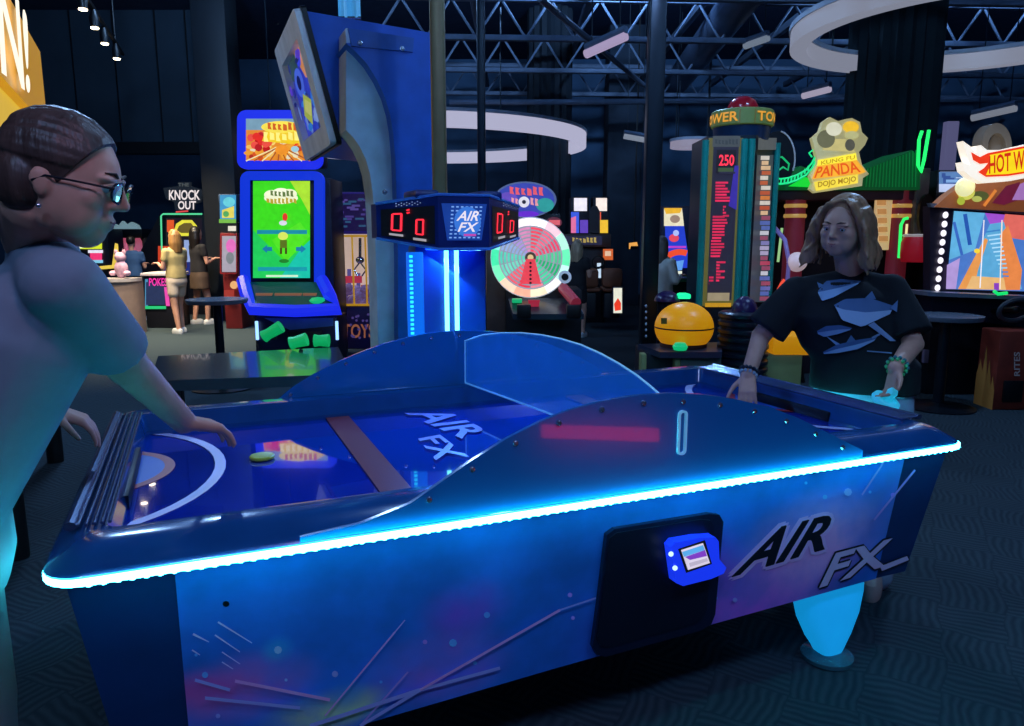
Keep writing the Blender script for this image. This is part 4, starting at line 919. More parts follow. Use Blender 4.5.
A = Art(1, .002); A.rect(661, 318, 667, 324, '#806a20'); o = C.art('dome_mark', A, -rx * .80 - .05, dm, 'matte_print')
C.part('puck_light', MB().lathe([(.05, 0), (.062, .03), (.04, .06), (0, .065)], C.P(680, 350, -.33), 18), mat('puck_green', '#0a6a50', .3, emit='#10c078', es=.8))
C.part('top_light', C.box(679, 294, 691, 299, .1, .2, .01), glow('#18f0a0', 1.3))
PUR = mat('purple_dome', '#2a1848', .3)
C.part('small_dome', MB().lathe([(.11 * math.sin(R(a_)), -.09 * math.cos(R(a_))) for a_ in range(90, 181, 10)], C.P(667, 301, .2), 24), PUR)
dr = C.P(743, 340, -.1); zd0, zd1 = C.z(392, 743), C.z(310, 743); prof = []; nr = 11; rd_ = 25 * 6.35 / F
for i in range(nr):
    z_ = (zd1 - zd0) * i / nr
    h_ = (zd1 - zd0) / nr; prof += [(rd_ * .9, z_), (rd_, z_ + h_ * .3), (rd_, z_ + h_ * .7), (rd_ * .9, z_ + h_ * .95)]
prof.append((rd_ * .8, zd1 - zd0))
C.part('ribbed_drum', MB().lathe(prof, (dr.x, dr.y, zd0), 32), mat('drum_black', '#0c1828', .3)); C.part('drum_foot', MB().lathe([(rd_ * .8, 0), (rd_ * .8, zd0)], (dr.x, dr.y, 0), 24), BLACK)
C.part('drum_dome', MB().lathe([(.105 * math.sin(R(a_)), -.125 * math.cos(R(a_))) for a_ in range(90, 181, 10)], (dr.x, dr.y, zd1), 24), PUR)
ctr2 = C.P(786, 352, .1)
C.part('yellow_tray', MB().rbox((ctr2.x - .19, -.1, ctr2.z), (ctr2.x + .17, .3, ctr2.z + .17), .03), YEL); C.part('tray_panel', C.down(767, 354, 803, -.08, .25), OL)
C.part('yellow_fin', C.prism([(767, 309), (776, 304), (772, 313), (768, 314)], 0, .05), YEL)
for i in range(6):
    p = C.P(646, 306 + i * 6, -.1); C.part('chain_bead', MB().ell(p, (.009, .009, .012), n=8, m=6), mat('bead_pale', '#a8b8d0', .3))
# ------------------------------------------------------------------ temple game
C = Cab('temple_roof_game', 'temple style game with green lit roof, red pillars and a yellow lettered sign', 'arcade game', 850, 8.25)
MAR = mat('temple_maroon', '#5a2030', .5); TDK = mat('temple_dark', '#1c1420', .6)
C.part('back_wall', C.down(772, 186, 925, .5, .6), TDK)
C.part('lintel', C.box(772, 186, 925, 200, -.1, .5), mat('temple_lintel', '#4a2a38', .5))
rf = C.part('roof', C.prism([(772, 187), (800, 166), (826, 172), (870, 168), (912, 150), (920, 158), (920, 190), (772, 190)], -.15, .5), mat('roof_green', '#0a4a2a', .5, emit='#046a30', es=.3), None, 10)
for i in range(16): C.part('roof_rib', C.tube([(868 + i * 3.2, 168 - i * 1.2), (866 + i * 3.3, 187)], .55, -.16, 6), mat('rib_green', '#0c6a3a', .4, emit='#0a9040', es=.35), rf)
for x0, x1, top in ((781, 800, 200), (884, 903, 190)):
    pc_ = C.P((x0 + x1) / 2, 300, -.02); pil = C.part('pillar', MB().cyl((pc_.x, -.0, 0), (pc_.x, 0, C.z(top, x0)), (x1 - x0) / 2 * 8.25 / F, n=20), mat('pillar_red', '#8a2a38', .4, emit='#70202c', es=.25))
    for yy in (206, 216): zc = C.z(yy, x0); C.part('gold_band', MB().lathe([(.115, -.02), (.12, 0), (.115, .02)], (pc_.x, 0, zc), 20), mat('band_gold', '#d0a060', .3, .5, emit='#d0a050', es=.5), pil)
C.part('scroll_banner', C.box(874, 196, 891, 250, -.06, -.03, .005), mat('scroll_cream', '#e0c898', .6, emit='#e0b880', es=.55))
A = Art(.8, .003); [A.rect(877 + k * .5, 200 + k * 9, 886 + k * .5, 205 + k * 9, '#c08850') for k in range(5)]; C.art('scroll_marks', A, -.07)
C.part('neon_post', C.tube([(918, 165), (919, 140), (922, 131)], 1.6, -.2).tube([p for p in [C.P(924, 160, -.2), C.P(927, 142, -.2), C.P(929, 130, -.2)]], .018, 8).tube([C.P(918, 165, -.2), C.P(921, 172, -.2), C.P(924, 160, -.2)], .018, 8), glow('#20f068', 1.5))
C.part('post_shaft', C.box(915, 168, 927, 262, -.15, .1), mat('shaft_stone', '#6a5a58', .7, vary=.5, scale=5))
C.part('neon_line', C.tube([(899, 258), (901, 225), (904, 219), (908, 218)], 1.5, -.22), glow('#28e868', 1.3)); C.part('bulb_row', C.tube([(904, 260), (907, 224)], 1.1, -.22), glow('#f0dca0', 1.1))
C.part('dark_shield', C.prism(pc(928, 218, 9, 24, 20), -.3, -.25), BLACK)
C.part('red_drum', MB().lathe([(.15, 0), (.17, .06), (.17, .2), (.15, .26)], C.P(917, 262, -.3), 24), mat('drum_red', '#a01828', .35, emit='#a01420', es=.35)); C.part('drum_skin', MB().lathe([(.15, 0), (.16, .02), (.14, .03)], C.P(917, 262, -.3) + Vector((0, 0, .26)), 24), mat('skin_pale', '#e0d0c8', .5, emit='#c8b8b0', es=.3))
C.part('neon_green_left', C.tube([(778, 262), (781, 236), (782, 228)], 1.3, -.12), glow('#b0e8a0', .7))
# neon curl beside the sign
pts = [(772, 181), (780, 184), (788, 183), (797, 180), (806, 175), (812, 168), (816, 160), (817, 153), (813, 150), (809, 153), (812, 157)]
nn = C.part('neon_curl', C.tube(pts, .9, -.3).tube([C.P(x, y - 5, -.3) for x, y in pts[:7]], .010, 6), glow('#18e088', 1.1))
for i in range(11):
    x = 774 + i * 3.4; y = 183 - max(0, i - 4) ** 1.6 * .7; C.part('neon_rung', C.tube([(x, y), (x + .6, y - 5)], .8, -.3, 6), glow('#18e088', 1.1), nn)
C.part('neon_head', C.tube([(774, 170), (776, 158), (782, 157), (789, 164), (788, 170), (783, 167), (778, 171), (774, 170)], .9, -.3), glow('#18c878', .8))
C.part('green_plate', C.prism([(790, 186), (806, 177), (812, 180), (812, 187)], -.2, -.15), glow('#10d838', 1.0))
# lettered sign
sb = C.part('sign_board', C.prism([(813, 183), (810, 176), (817, 164), (817, 158), (815, 150), (812, 138), (820, 131), (823, 122), (830, 117), (838, 121), (846, 119), (852, 118), (860, 122), (862, 132), (868, 138), (865, 145), (859, 152), (862, 165), (869, 174), (863, 178), (862, 186), (815, 193), (810, 189)], -.35, -.28), mat('sign_cream', '#c8c090', .5, emit='#b8b078', es=.55))
A = Art(1.0, .003)
A.poly([(822, 150), (832, 139), (845, 139), (856, 152)], '#d8cc88', .8).ell(826, 139, 9, 9, '#7a7c60', .7).ell(834, 129, 8, 7, '#e0e0c8', .9).ell(851, 127, 8, 6, '#f0c030', 1).ell(852, 135, 7, 4, '#c8c890', .8).ell(850, 145, 5, 6, '#6a6a60', .6)
A.poly([(818, 160), (856, 153), (857, 160), (817, 167)], '#f8e840', 1.1).poly([(812, 179), (817, 166), (857, 160), (866, 172), (860, 174)], '#f8b030', 1.0).poly([(814, 182), (858, 174), (858, 183), (816, 191)], '#f8e048', 1.0)
A.text('KUNG FU', [(821, 165), (855, 159), (855, 155), (821, 161)], '#c8a018').text('PANDA', [(814, 178), (861, 172), (856, 161), (818, 167)], '#e85810').text('DOJO MOJO', [(818, 189), (856, 183), (856, 176), (818, 182)], '#a88018')
C.art('sign_print', A, -.352, sb)
gl = C.P(797, 262, -.6); C.part('white_globe', MB().ell(gl, (.10, .10, .10)), mat('globe_white', '#d8c8cc', .4, emit='#c8b0b4', es=.5)); C.part('globe_arm', MB().tube([C.P(775, 228, -.3), C.P(785, 240, -.5), C.P(789, 262, -.6), C.P(787, 285, -.6)], .022, 8), mat('arm_lilac', '#8a7ab0', .3, emit='#6a5aa0', es=.3)); C.part('arm_base', MB().cyl(C.P(787, 285, -.6), Vector((C.P(787, 285).x, -.6, 0)), .03), BLACK)
C.part('orange_lamp', C.tube([(778, 292), (782, 284), (785, 280)], 2.2, -.5), glow('#f05038', 1.0))
C.part('game_plinth', C.down(775, 300, 925, -.1, .5), TDK)
# ------------------------------------------------------------------ racing game on the far right
C = Cab('racing_game', 'racing game on the far right with flame sign, wide screen and steering wheel', 'arcade game', 985, 7.0)
RDK = mat('racing_dark', '#2a2230', .4)
scr = C.part('screen_unit', C.prism([(930, 206), (1046, 214), (1046, 298), (930, 294)], .02, .14), RDK, None, 20)
C.part('screen_frame', C.prism([(930, 203), (1046, 211), (1046, 215), (932, 207)], -.03, .03), mat('racing_edge', '#8890a0', .3, .5), scr)
A = Art(1.0, .003)
sc_ = [(954, 211), (1046, 218), (1046, 292), (946, 289)]
A.poly(sc_, '#4a78c8').poly([(954, 211), (985, 213), (975, 250), (949, 260)], '#60b0e0').poly([(985, 213), (1046, 218), (1046, 240), (995, 235)], '#a050d0').poly([(1005, 214), (1030, 216), (1024, 240), (1000, 236)], '#e06a60').poly([(990, 224), (1004, 222), (1022, 289), (960, 289)], '#5aa8d8').poly([(1000, 235), (1008, 225), (1022, 270), (1020, 290), (1004, 290)], '#e8884a').poly([(958, 289), (972, 262), (985, 238), (988, 240), (978, 270), (974, 289)], '#e89a50').poly([(972, 276), (1004, 278), (1006, 290), (966, 289)], '#e8b878').poly([(947, 265), (960, 258), (956, 289), (946, 289)], '#b098d8')
for k in range(12): A.line(986 + k * 1.5, 232 + k * 4, 1000 + k * .8, 230 + k * 4.2, 1.4, random.choice(['#8ad0f0', '#3a80c8', '#b0e0ff']))
A.line(984, 220, 980, 288, 1.2, '#f0f0ff').line(1002, 220, 1000, 289, 1.2, '#ffe8d8').ell(977, 251, 3, 2.4, '#f8d840').line(954, 222, 962, 255, 3, '#3a68c0').line(965, 214, 970, 245, 4, '#2858b0').rect(994, 283, 999, 290, '#8a40c0')
C.art('game_screen', A, .015, scr)
for i in range(9):
    x, y = 945.5 - i * 1.0, 215 + i * 9.1; C.part('bulb', MB().ell(C.P(x, y, -.0), (.026, .015, .030), n=12, m=8), glow('#f4f0ff', 1.3), scr)
C.part('header_panel', C.prism([(935, 207), (948, 195), (972, 178), (1046, 170), (1046, 213)], -.05, .08), mat('header_orange', '#a0603a', .5, emit='#a05a34', es=.35), None, 20)
A = Art(.9, .003); A.ell(980, 196, 9, 5, '#50582c').ell(977, 199, 5, 3, '#b8c060').poly([(992, 203), (1006, 186), (1020, 182), (1018, 200), (1004, 205)], '#6a1838').poly([(1012, 200), (1020, 184), (1030, 180), (1034, 200)], '#a878c0').ell(966, 192, 9, 8, '#d8d860').ell(961, 201, 4, 4, '#b0c040').line(996, 190, 984, 206, 3, '#e8883a'); [(setattr(B := Art(.9, .003), 'sh', [s_]), C.art('painted_car' if 0 < i_ < 5 else 'painted_shape', B, -.054 - .003 * i_)) for i_, s_ in enumerate(A.sh)]
# flame sign
fl = [(984, 183), (972, 178), (964, 171), (962, 162), (970, 165), (966, 153), (963, 141), (970, 146), (976, 153), (976, 146), (981, 145), (987, 150), (1000, 150), (1046, 140), (1046, 174), (1010, 181)]
C.part('glow_lamp', MB().ell(C.P(965, 187, -.1), (.085, .06, .085)), mat('lamp_cream', '#f0f0c0', .4, emit='#f4f0b0', es=.8))
sg = C.part('flame_sign', C.prism(fl, -.35, -.25), mat('flame_white', '#f0e8d8', .4, emit='#fff0d8', es=.85), None, 20)
A = Art(1.05, .003)
A.poly([(971, 152), (980, 157), (988, 153), (1046, 142), (1046, 170), (1008, 176), (986, 177), (978, 172), (984, 168), (988, 163), (980, 164), (973, 160)], '#e83818')
A.poly([(990, 155), (1046, 144), (1046, 168), (1008, 174), (986, 175), (990, 166)], '#f8d818').text('HOT WHEELS', [(989, 174), (1052, 165), (1052, 145), (989, 156)], '#d02810')
C.art('sign_print', A, -.354, sg)
C.part('tire_ornament', MB().ring([C.P(x, y, -.1) for x, y in pc(997, 146, 15, 23, 28)], [C.P(x, y, -.1) for x, y in pc(997, 148, 9, 15, 28)], (0, .15, 0)).ell(C.P(997, 149, -.02), (.085, .03, .14)), mat('tire_grey', '#6a6258', .5, emit='#5a5248', es=.35))
C.part('sign_pole', MB().cyl(C.P(1000, 180, 0), C.P(1000, 215, .1), .03), BLACK)
C.part('shelf', C.prism([(928, 292), (1046, 297), (1046, 301), (928, 296)], -.25, .1), mat('shelf_grey', '#7a8090', .35, .4))
dash = C.part('dashboard', C.prism([(930, 296), (1046, 300), (1046, 330), (932, 316)], -.12, .1), mat('dash_dark', '#14182a', .4), None, 20)
wc = C.P(1016, 310, -.42); rim_ = [wc + Vector((.145 * math.cos(R(a_)), -.05 * math.sin(R(a_)), .10 * math.sin(R(a_)))) for a_ in range(0, 361, 15)]
sw = C.part('steering_wheel', MB().tube(rim_, .022, 8), mat('wheel_rubber', '#3a4048', .4)); C.part('wheel_spoke', MB().tube([wc + Vector((-.14, 0, 0)), wc, wc + Vector((.14, 0, 0))], .016, 6).ell(wc, (.04, .03, .035)), BLACK, sw); C.part('wheel_column', MB().cyl(wc, wc + Vector((0, .35, -.04)), .03), BLACK, sw)
C.part('green_light', C.tube([(994, 291), (998, 294), (1007, 293)], 1.6, -.3), glow('#10e070', 1.1))
C.part('lower_body', C.down(932, 318, 1046, .05, .2), mat('racing_lower', '#0c0e18', .5)); C.part('outlet_plate', C.box(924, 350, 929, 363, .0, .04, .004), mat('plate_pale', '#8a7890', .5))
pd = C.part('seat_pedestal', C.down(1001, 331, 1062, -.6, -.33), mat('pedestal_red', '#7a2a1c', .55, vary=.4, scale=5)); C.part('kick_opening', C.box(1004, 381, 1023, 402, -.62, -.59, .004), BLACK, pd)
A = Art(1, .002); A.text('RITES', [(1020, 376), (1020, 352), (1014, 352), (1014, 376)], '#c8b0a8'); A.build('pedestal_lettering', lambda x, y, e_: C.P(x, y, -.606 - e_), pd, 'matte_print')
px_ = C.P(1001, 331, -.6); A = Art(1, .002); A.poly([(0, 0), (1, 0), (1, .25), (.85, .42), (.8, .3), (.62, .62), (.55, .4), (.4, .8), (.3, .45), (.15, .6), (0, .4)], '#b87830'); A.build('side_flames', lambda x, y, e_: Vector((px_.x - .003 - e_, -.33 - .27 * x, px_.z * y)), pd, 'matte_print')
# pale pillar sign and monitor behind the racing game
C = Cab('pillar_sign', 'tall pale lilac light pillar behind the racing sign', 'sign', 950, 9.0)
C.part('light_panel', C.box(945, 121, 957, 182, 0, .1, .01), glow('#6a6a98', .55)); C.part('stand', C.down(944, 182, 958, .01, .1), BLACK)
C = Cab('far_blue_game', 'far game with blue lit panel and white screen left of the racing sign', 'arcade game', 952, 8.2)
C.part('cabinet_body', C.down(938, 170, 968, .02, .4), BLACK); A = Art(.9, .004); A.rect(940, 171, 966, 182, '#7a88b0', .5).rect(956, 150, 966, 158, '#4a78e0').rect(939, 184, 966, 192, '#c8d8ff').rect(939, 172, 966, 184, '#6a98d8', .8)
for k in range(14): A.rect(940 + random.uniform(0, 24), 172 + random.uniform(0, 12), 943 + random.uniform(0, 22), 175 + random.uniform(0, 10), random.choice(['#8ab8f0', '#3a58a0', '#c0d8ff']))
A.sh = [s for i, s in enumerate(A.sh) if i != 1]; C.art('screen_picture', A, 0)
# ------------------------------------------------------------------ far left: yellow sign, counter, games
pa, pb = at(45, 100, Y=5.2), None
dirv = Vector((-.435, .90, 0)).normalized()
e = thing('yellow_sign', 'glowing golden wall sign with white letters, upper left corner', 'sign', (pa.x, pa.y, 0))
nrm_ = Vector((dirv.y, -dirv.x, 0))
def sgp(a_, z_, d_=0): return -dirv * a_ + Vector((0, 0, z_)) + nrm_ * d_
z1, z0_ = at(48, 52, Y=5.2).z, at(48, 128, Y=5.2).z
GOLD = mat('sign_gold', '#c89018', .4, emit='#c88a14', es=.62, scale=.8, vary=.3)
bd = obj('sign_box', MB().prism([sgp(0, z0_), sgp(2.4, z0_), sgp(2.4, z1), sgp(0, z1)], -nrm_ * .2), GOLD, e, 20)
obj('lower_panel', MB().prism([sgp(.0, z0_ - .45, -.05), sgp(2.4, z0_ - .45, -.05), sgp(2.4, z0_, -.05), sgp(0, z0_, -.05)], -nrm_ * .15), glow('#e0b838', .85), e, 20)
A = Art(1, .004); zm = (z0_ + z1) / 2
def spx(px, py):
    D = ray(px, py); b0 = Vector((pa.x, pa.y)); n2 = nrm_.xy; k = b0.dot(n2) / D.xy.dot(n2); P = Vector((0, 0, CH)) + D * k
    return -(P.xy - b0).dot(dirv.xy), P.z
A.text('!', [spx(19.5, 92), spx(24, 93), spx(21, 14), spx(15, 4)], '#fff4e0', 1.15)
A.text('N', [spx(-8, 72), spx(17, 90), spx(11, 0), spx(-14, -30)], '#fff4e0', 1.15)
A.build('sign_letters', lambda x, y, e_: sgp(x, y, .03 + e_), bd)
obj('sign_post', MB().cyl(sgp(.3, 0, -.12), sgp(.3, z0_, -.12), .05), BLACK, e)
obj('sign_post', MB().cyl(sgp(2.0, 0, -.12), sgp(2.0, z0_, -.12), .05), BLACK, e)
C = Cab('service_counter', 'beige service counter with rounded end behind the left player', 'counter', 100, 11.4)
xr = C.P(130, 300).x; xl = C.P(20, 300).x; zc = C.z(279, 120)
pl = [(xl, 0)] + [(xr - .35 + .35 * math.sin(R(a_)), .35 - .35 * math.cos(R(a_))) for a_ in range(0, 91, 10)] + [(xr, .45), (xl, .45)]
C.part('front', MB().prism([Vector((x, y, 0)) for x, y in pl], (0, 0, zc - .05)), mat('counter_beige', '#8a766c', .6, vary=.1), None, 40)
C.part('worktop', MB().prism([Vector((x * 1.01, y - .03, zc - .05)) for x, y in pl], (0, 0, .05)), mat('counter_top', '#b0a8a8', .4), None, 40)
C = Cab('plush_toy', 'small pink and white plush toy sitting on the beige counter', 'toy', 124, 11.62, z=zc + .0)
C.part('body', MB().ell((0, 0, .14), (.10, .09, .14)).ell((0, 0, .32), (.085, .08, .08)).ell((-.06, 0, .39), (.03, .02, .05)).ell((.06, 0, .39), (.03, .02, .05)).ell((-.11, -.05, .08), (.05, .06, .04)).ell((.11, -.05, .08), (.05, .06, .04)), mat('plush_pink', '#c8a0b8', .9, vary=.4, scale=10))
C = Cab('light_board_game', 'game wall with yellow and pink lit panels behind the left player', 'arcade game', 88, 14.4)
C.part('cabinet_body', C.down(66, 230, 107, .02, .6), mat('board_dark', '#1a1a28', .5))
A = Art(1.0, .005); A.poly([(76, 240), (96, 232), (104, 232), (104, 238), (80, 241)], '#5a70d0').rect(74, 240, 102, 249, '#d8e830').rect(78, 241, 84, 248, '#f8f8d8').rect(88, 250, 103, 253, '#e8e8f8').rect(90, 253, 102, 260, '#f03878').rect(88, 260, 103, 263, '#80c8e8').poly([(92, 267), (112, 265), (115, 243), (118, 244), (120, 268), (92, 270)], '#e8c850')
C.art('lit_panels', A, 0)
C = Cab('bowling_game', 'dark booth game with white wings on top and red and white pins inside', 'arcade game', 126, 15.45)
C.part('cabinet_body', C.down(112, 231, 143, .3, .9), mat('board_dark', '#1a1a28', .5)); C.part('canopy', C.box(110, 229, 142, 238, -.3, .9), BLACK)
for x in (111, 143): C.part('side_post', C.down(x - 1.6, 236, x + 1.6, -.2, -.1), mat('post_brown', '#6a4a38', .5))
C.part('wing_ornament', C.prism([(110, 229), (114, 224), (118, 226), (122, 221), (126, 225), (131, 222), (137, 225), (139, 229)], -.3, -.2), mat('wing_white', '#a8c0c0', .5, emit='#8fb0b0', es=.4))
for x in (118, 125, 132, 139):
    p = C.P(x, 252, .1); C.part('pin', MB().lathe([(.05, 0), (.09, .1), (.07, .22), (.035, .30), (.045, .36), (0, .40)], p, 14), mat('pin_white', '#e8d0d8', .4, emit='#d06080', es=.5))
C.part('pin_shelf', C.box(114, 252, 141, 254, -.1, .3, .005), mat('post_brown', '#6a4a38', .5))
C = Cab('fighting_game', 'dark cabinet with a white lettered sign and neon tube outline, far left', 'arcade game', 181, 14.4)
C.part('cabinet_body', C.down(160, 214, 206, .1, .9), mat('fight_dark', '#15151f', .5))
C.part('side_wing', C.prism([(141, 250), (160, 214), (160, 300), (141, 300)], .1, .2), mat('fight_brown', '#2a2024', .5))
C.part('neon_outline', C.tube([(162, 258), (161, 216), (163, 214), (202, 214)], .8, 0), glow('#58e0a0', 1.0)); C.part('neon_outline', C.tube([(176, 212), (188, 211)], .7, 0), glow('#f05050', .9))
sg = C.part('sign_board', C.prism([(163, 188), (178, 186), (178, 182), (190, 182), (190, 186), (203, 190), (200, 202), (194, 204), (193, 210), (175, 210), (174, 202), (166, 199)], .0, .08), mat('ko_board', '#20242c', .5, emit='#303840', es=.3))
A = Art(1.0, .004); A.word('THE', 178, 183, 189, 186.5, '#70787a', .5).word('KNOCK', 169, 190, 200, 200, '#f4e8e8').word('OUT', 178, 201, 196, 209.5, '#f4e8e8'); C.art('sign_letters', A, -.002, sg)
A = Art(1.0, .005); A.rect(166, 218, 202, 262, '#1c1420').poly([(176, 224), (182, 220), (192, 220), (197, 226), (197, 232), (190, 236), (180, 236), (174, 231)], '#e8e040').poly([(179, 226), (184, 223), (191, 223), (194, 227), (193, 231), (188, 233), (181, 233), (177, 230)], '#6a5a28').rect(167, 220, 174, 232, '#e05828').rect(184, 240, 192, 262, '#a0b8f0', .8).rect(158, 246, 170, 262, '#e04828', .8).rect(163, 262, 200, 275, '#3040a8', .5)
C.art('marquee_picture', A, .09)
C = Cab('neon_counter_game', 'low game with pink neon lettering and green base light, far left', 'arcade game', 160, 12.3)
C.part('cabinet_body', C.down(143, 277, 172, .02, .6), mat('fight_dark', '#15151f', .5)); C.part('ledge', C.box(140, 273, 172, 276, -.05, .6, .005), mat('ledge_white', '#d8ccd0', .5))
A = Art(1.0, .004); A.rect(145, 279, 148, 306, '#60b0e0', .6).rect(146, 282, 165, 305, '#203058').word('POKES', 149, 278, 167, 286, '#ff38b0').poly([(164, 287), (168, 287), (170, 306), (166, 306)], '#f04ab0').rect(145, 306, 166, 309, '#20c878'); C.art('neon_panel', A, .015)
C = Cab('red_prize_machine', 'red prize machine with a blue lit top, left of the tall green screen game', 'arcade game', 226, 12.2)
C.part('cabinet_body', C.down(220, 233, 237, .02, .6), mat('prize_red', '#6a1c20', .45)); C.part('top_sign', C.box(219, 194, 236, 222, -.02, .4), mat('prize_top', '#1a3a5a', .5))
A = Art(.9, .004); A.rect(220, 195, 236, 219, '#3aa0d8').ell(229, 202, 6, 5, '#68d8e8').poly([(222, 210), (234, 206), (234, 218), (222, 218)], '#f0e060').ell(226, 214, 3, 3, '#50b060').rect(219, 219, 236, 223, '#78c048').rect(228, 226, 236, 231, '#f8f0e0').rect(222, 236, 236, 272, '#b0a8b8').ell(231, 246, 5, 7, '#f070c8').ell(230, 258, 4, 6, '#808890').ell(234, 285, 4, 4, '#f8b878').rect(224, 290, 234, 300, '#a83028'); C.art('lit_picture', A, -.026)
C.part('body_frame', C.frame(220, 234, 237, 274, 1.2, 1, -.045, -.03), mat('prize_frame', '#801c24', .4))

# ------------------------------------------------------------------ people
def blob(mb, voxel, smooth=6, name='b'):
    me = mb.mesh(name); o = bpy.data.objects.new(name, me); COL.objects.link(o)
    m = o.modifiers.new('r', 'REMESH'); m.mode = 'VOXEL'; m.voxel_size = voxel; m.use_smooth_shade = True
    if smooth:
        s = o.modifiers.new('s', 'SMOOTH'); s.factor = .5; s.iterations = smooth
    out = bpy.data.meshes.new_from_object(o.evaluated_get(bpy.context.evaluated_depsgraph_get()))
    bpy.data.objects.remove(o); bpy.data.meshes.remove(me)
    out.polygons.foreach_set('use_smooth', [True] * len(out.polygons)); out.materials.clear()
    return out
def mk(name, mb, m, parent, voxel, smooth=6):
    me = blob(mb, voxel, smooth, name); me.materials.append(m)
    return obj(name, me, None, parent)
def frame(fwd, up=(0, 0, 1)):
    f = Vector(fwd).normalized(); u = Vector(up); r = f.cross(u).normalized(); u = r.cross(f).normalized()
    return Matrix((r, f, u)).transposed()           # columns: right, forward, up
def chain(mb, pts, rs, n=14):
    for i in range(len(pts) - 1): mb.cap(pts[i], pts[i + 1], rs[i], rs[i + 1], n)
def hand(mb, wrist, direc, palm_n, thumb_side, curl=25, k=1.0, spread=7):
    """palm and five fingers; direc: wrist to fingers, palm_n: out of the palm, thumb_side: towards the thumb"""
    d = Vector(direc).normalized(); nrm = Vector(palm_n); nrm = (nrm - d * nrm.dot(d)).normalized(); th = Vector(thumb_side); th = (th - d * th.dot(d) - nrm * th.dot(nrm)).normalized()
    w = Vector(wrist)
    for o_ in (-.026, -.009, .009, .026): mb.cap(w + th * o_ * .55 * k, w + d * .082 * k + th * o_ * k, .019 * k, .0135 * k, 10)
    for i, (o_, L) in enumerate(((.029, .072), (.010, .080), (-.009, .074), (-.027, .058))):
        p = w + d * .084 * k + th * o_ * k; ang = R(spread * (1.5 - i)); dd = (d * math.cos(ang) + th * math.sin(ang))
        c = R(curl)
        for j, fr in enumerate((.45, .32, .25)):
            dd = (dd * math.cos(c) + nrm * math.sin(c)).normalized(); q = p + dd * L * fr * k
            mb.cap(p, q, (.0098 - .0012 * j) * k, (.0086 - .0012 * j) * k, 9); p = q
            nn_ = nrm
            nrm_l = (nrm * math.cos(c) - d * math.sin(c)); nrm = nrm  # keep the palm normal for every joint
    p = w + d * .022 * k + th * .026 * k; dd = (d * .62 + th * .72 + nrm * .25).normalized()
    for j, L in enumerate((.042, .032, .024)):
        q = p + dd * L * k; mb.cap(p, q, (.0135 - .002 * j) * k, (.0115 - .002 * j) * k, 9); p = q; dd = (dd * .9 + d * .35 + nrm * .15).normalized()
def face(mb, c, M, k=1.0):
    def T(x, y, z): return Vector(c) + M @ (Vector((x, y, z)) * k)
    def E(x, y, z, a, b, cc): mb.ell(T(x, y, z), (a * k, b * k, cc * k), M, 20, 14)
    E(0, -.012, .040, .077, .098, .086); E(0, .018, .02, .070, .078, .085); E(0, .030, -.030, .058, .062, .072); E(0, .052, -.072, .036, .038, .036); E(0, .068, -.086, .018, .016, .016)
    for s in (-1, 1):
        E(s * .040, .060, -.012, .028, .026, .030); E(s * .030, .082, .028, .026, .014, .009); E(s * .046, .012, -.055, .018, .036, .03)
        E(s * .034, .042, -.040, .034, .042, .050); E(s * .044, .020, -.02, .030, .055, .06)
        E(s * .077, -.006, -.006, .007, .015, .024); E(s * .080, -.012, .002, .005, .016, .018)
        E(s * .011, .096, -.021, .008, .010, .007)
    mb.cap(T(0, .090, .026), T(0, .110, -.014), .0085 * k, .0115 * k); E(0, .104, -.017, .012, .012, .010)
    E(0, .088, -.047, .024, .013, .008); E(0, .086, -.059, .021, .013, .008); E(0, .075, -.05, .032, .02, .022)
    return T
